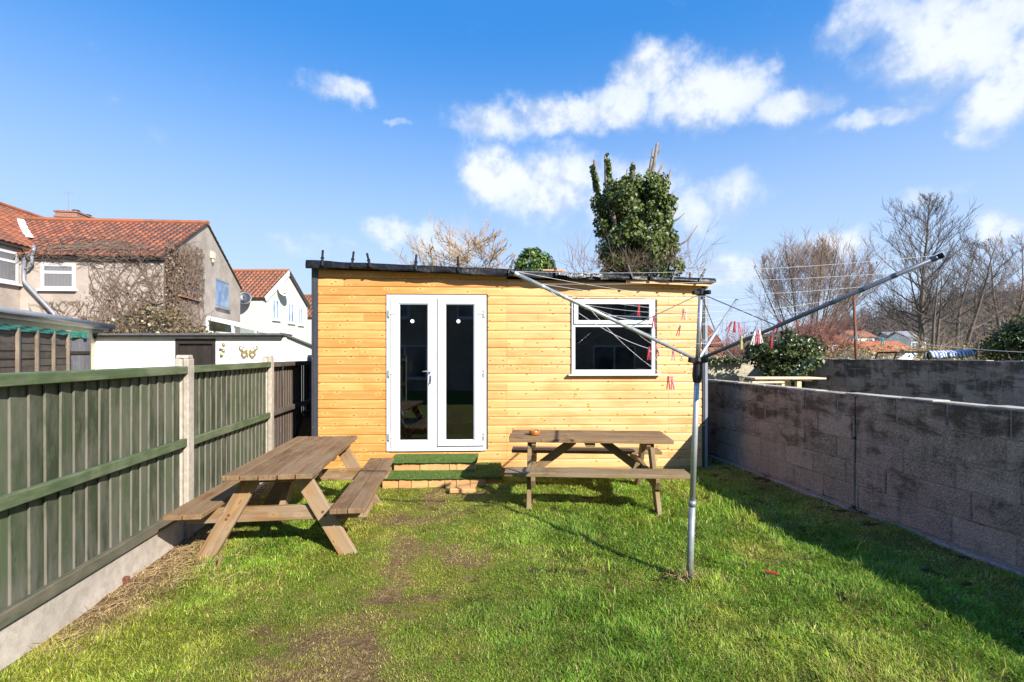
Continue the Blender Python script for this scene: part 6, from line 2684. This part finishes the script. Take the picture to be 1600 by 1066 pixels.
# hillside with its woods
hx = np.linspace(20, 190, 60)
hy = np.linspace(62, 200, 40)
HX, HY = np.meshgrid(hx, hy)
HGT = 13.0 * sstep(36, 95, HX - .18 * (HY - 62)) * sstep(60, 110, HY) + 2.0 * (fbm(HX * .05, HY * .05, 3) - .4) * sstep(30, 60, HX) * sstep(60, 80, HY) - .3
idx = np.arange(60 * 40).reshape(40, 60)
quads = np.stack([idx[:-1, :-1], idx[:-1, 1:], idx[1:, 1:], idx[1:, :-1]], -1).reshape(-1, 4)
hill = np_mesh('hill', np.stack([HX, HY, HGT], -1).reshape(-1, 3), [quads], M['hill'], None, None, True)
tag(hill, kind='structure')
R_ = random.Random(44)
mb = MB()
for i in range(1500):
    x, y = R_.uniform(42, 125), R_.uniform(66, 118)
    zz = 13.0 * float(sstep(36, 95, np.array(x - .18 * (y - 62)))) * float(sstep(60, 110, np.array(y))) - .2
    hh = R_.uniform(2.5, 5.2)
    b0 = Vector((x, y, zz))
    tp = b0 + Vector((R_.gauss(0, .3), 0, hh))
    mb.tube([b0, tp], [.11, .02], 3, False, R_.random())
    for k in range(9):
        p = b0.lerp(tp, R_.uniform(.25, .95))
        mb.tube([p, p + Vector((R_.gauss(0, .9), R_.gauss(0, .9), R_.uniform(.3, 1.3)))], [.05, .02], 3, False, R_.random())
o = mb.build('woodland', M['twig_far'])
tag(o, 'brown leafless woodland covering the far hillside', 'woodland', kind='stuff')



def crown_tree(label, px, Y, top, halfw, cy, seed, stems, trunk_r=.16, n1=16, n2=9, n3=7, twig='twig_far', lean=0.0, fork=.35, minr=.0075, flat=1.0, bark='bark', name='bare_tree', tl=(.25, .6), lo=.22, tz=(.10, .45)):
    """bare tree: stems fan from the base, limbs run outwards and upwards to the edge of a rounded crown (sizes in photo pixels at depth Y)"""
    R_ = random.Random(seed)
    s_ = Y / F
    b = P(px, 555, Y)
    b.z = 0
    zt = H + (HZ - top) * s_
    zc = H + (HZ - cy) * s_
    rw, rz = halfw * s_, zt - zc
    t_ = thing(name, label, 'tree', b)
    tr, cr = MB(), MB()

    def curve(p, d, L, r0, r1, n, wob, up, mb, sides):
        pts, rad = [p.copy()], [r0]
        d = d.normalized()
        for i in range(n):
            d = (d + Vector((R_.gauss(0, wob), R_.gauss(0, wob), R_.gauss(0, wob) + up))).normalized()
            pts.append(pts[-1] + d * L / n)
            rad.append(r0 + (r1 - r0) * (i + 1) / n)
        mb.tube(pts, [max(minr, q) for q in rad], sides, False, R_.random())
        return pts, rad

    def along(pts, rad, f):
        k = f * (len(pts) - 1)
        i = min(int(k), len(pts) - 2)
        return pts[i].lerp(pts[i + 1], k - i), rad[i] + (rad[i + 1] - rad[i]) * (k - i), (pts[i + 1] - pts[i]).normalized()
    for st in range(stems):
        ph = 2 * PI * (st + R_.random() * .6) / stems
        sp = fork if stems > 1 else .0
        tgt = Vector((b.x + math.cos(ph) * rw * sp * R_.uniform(.7, 1.3) + lean, b.y + math.sin(ph) * rw * sp, zt - rz * (.05 if stems == 1 else R_.uniform(*tz))))
        d = tgt - b
        pts, rad = curve(b + Vector((math.cos(ph), math.sin(ph), 0)) * (.12 if stems > 1 else 0), d + Vector((0, 0, d.length * .15)), d.length, trunk_r, .014, 9, .045, .0, tr, 7)
        for i in range(n1):
            f = lo + (.98 - lo) * (i + R_.random()) / n1
            p, r, dr = along(pts, rad, f)
            th = R_.uniform(0, 2 * PI)
            rise = R_.uniform(.25, .9) + .7 * f
            e = Vector((math.cos(th), math.sin(th), rise * flat)).normalized()
            # reach the crown's edge
            L = .2
            while L < 9:
                q = p + e * L - Vector((b.x + lean * .5, b.y, zc))
                if (q.x / rw) ** 2 + (q.y / rw) ** 2 + (q.z / (rz if q.z > 0 else (zc - 1.6))) ** 2 > 1: break
                L += .2
            L *= R_.uniform(.72, 1.02)
            lp, lr = curve(p, Vector((e.x, e.y, e.z - .15)), L, max(minr * 1.5, r * R_.uniform(.28, .48)), minr * 1.1, 7, .075, .07, cr, 5)
            for j in range(n2):
                g_ = .18 + .8 * (j + R_.random()) / n2
                p2, r2, d2 = along(lp, lr, g_)
                a2 = Vector((R_.gauss(0, 1), R_.gauss(0, 1), R_.gauss(0, .6) + .35)).normalized()
                l2 = L * R_.uniform(.22, .42) * (1.1 - .5 * g_)
                tp, tr2 = curve(p2, d2 * 1.0 + a2 * .62, l2, max(minr, r2 * .5), minr * .8, 4, .10, .06, cr, 3)
                for k in range(n3):
                    h_ = .15 + .85 * (k + R_.random()) / n3
                    p3, r3, d3 = along(tp, tr2, min(h_, .99))
                    a3 = Vector((R_.gauss(0, 1), R_.gauss(0, 1), R_.gauss(0, .6) + .4)).normalized()
                    curve(p3, d3 * .9 + a3 * .6, R_.uniform(*tl) * min(1, l2 * 1.2), minr * .8, minr * .5, 2, .12, .05, cr, 3)
    tr.build('trunk', M[bark], t_, True, True)
    cr.build('crown', M[twig], t_, True)
    return t_


crown_tree('multi stemmed bare tree with fine upright twigs beyond the cream wall', 1262, 27, 376, 92, 460, 5, 11, trunk_r=.065, n1=12, n2=8, n3=7, twig='twig_warm', fork=.62, flat=1.6, minr=.005, tl=(.4, .9))
crown_tree('tallest bare tree with a single upright trunk at right', 1438, 30, 306, 80, 430, 23, 1, trunk_r=.20, n1=54, n2=9, n3=8, minr=.006, flat=1.2)
crown_tree('bare tree with leaning forked trunk in front of the tallest tree', 1462, 26, 415, 85, 485, 31, 2, trunk_r=.11, n1=9, n2=7, n3=5, lean=-1.3)
crown_tree('spreading bare tree right of the tallest tree', 1497, 29, 377, 78, 450, 47, 2, trunk_r=.14, n1=17, n2=9, n3=7, minr=.006)
crown_tree('bare tree with tangled twigs at the right edge behind the evergreen shrub', 1580, 32, 372, 95, 450, 53, 3, trunk_r=.13, n1=14, n2=9, n3=7, twig='twig_warm', minr=.006)
lt_ = crown_tree('spreading bare tree with tan lichened twigs behind the shed roof', 722, 14.5, 352, 92, 418, 77, 7, trunk_r=.042, n1=19, n2=10, n3=8, twig='bark_tan', bark='bark_tan', name='lichen_tree', fork=1.15, flat=.25, minr=.005, tl=(.14, .34), lo=.45, tz=(.65, .95))
cm_ = [c for c in kids(lt_) if c.name.startswith('crown')][0].data
R_ = random.Random(3)
vv_ = [cm_.vertices[R_.randrange(len(cm_.vertices))].co for i in range(1100)]
leaf_cloud('lichen', [(lt_.location.x + v_.x + R_.gauss(0, .02), lt_.location.y + v_.y, v_.z + R_.gauss(0, .02)) for v_ in vv_], .028, M['lichen_leaf'], lt_)
m = MB()
p = P(702, 400, 14.4)
m.tube([Vector((p.x, p.y, 0)), p, P(703, 346, 14.4)], [.012, .010, .005], 4)
m.build('shoot', M['twig_warm'], lt_, True)

# the house the garden belongs to, behind the viewer; the shed windows mirror it
t_ = thing('terraced_house', 'rendered house mirrored in the shed windows, behind the viewer', 'house', Vector((-6.5, -8.5, 0)))
gable_house(t_, Vector((9.5, -8.5, 0)), Vector((0, -1, 0)), Vector((-1, 0, 0)), 7.0, 17.0, 5.0, 7.0, M['pebbledash'], M['tile_brown'], seed=71, both=False, tw=.3)
for (x, z, w, h_) in ((-4, 3.8, 1.4, 1.1), (-.5, 3.8, 1.4, 1.1), (3, 3.8, 1.4, 1.1), (6.5, 3.8, 1.4, 1.1), (-3.5, 1.3, 2.0, 1.5), (1.8, 1.2, 2.4, 1.9), (6, 1.3, 2.0, 1.5)):
    wall_window(t_, Vector((x, -8.5, z)), Vector((1, 0, 0)), Vector((0, 1, 0)), w, h_, 'house_pane', split_v=(.5,), fr=.08)
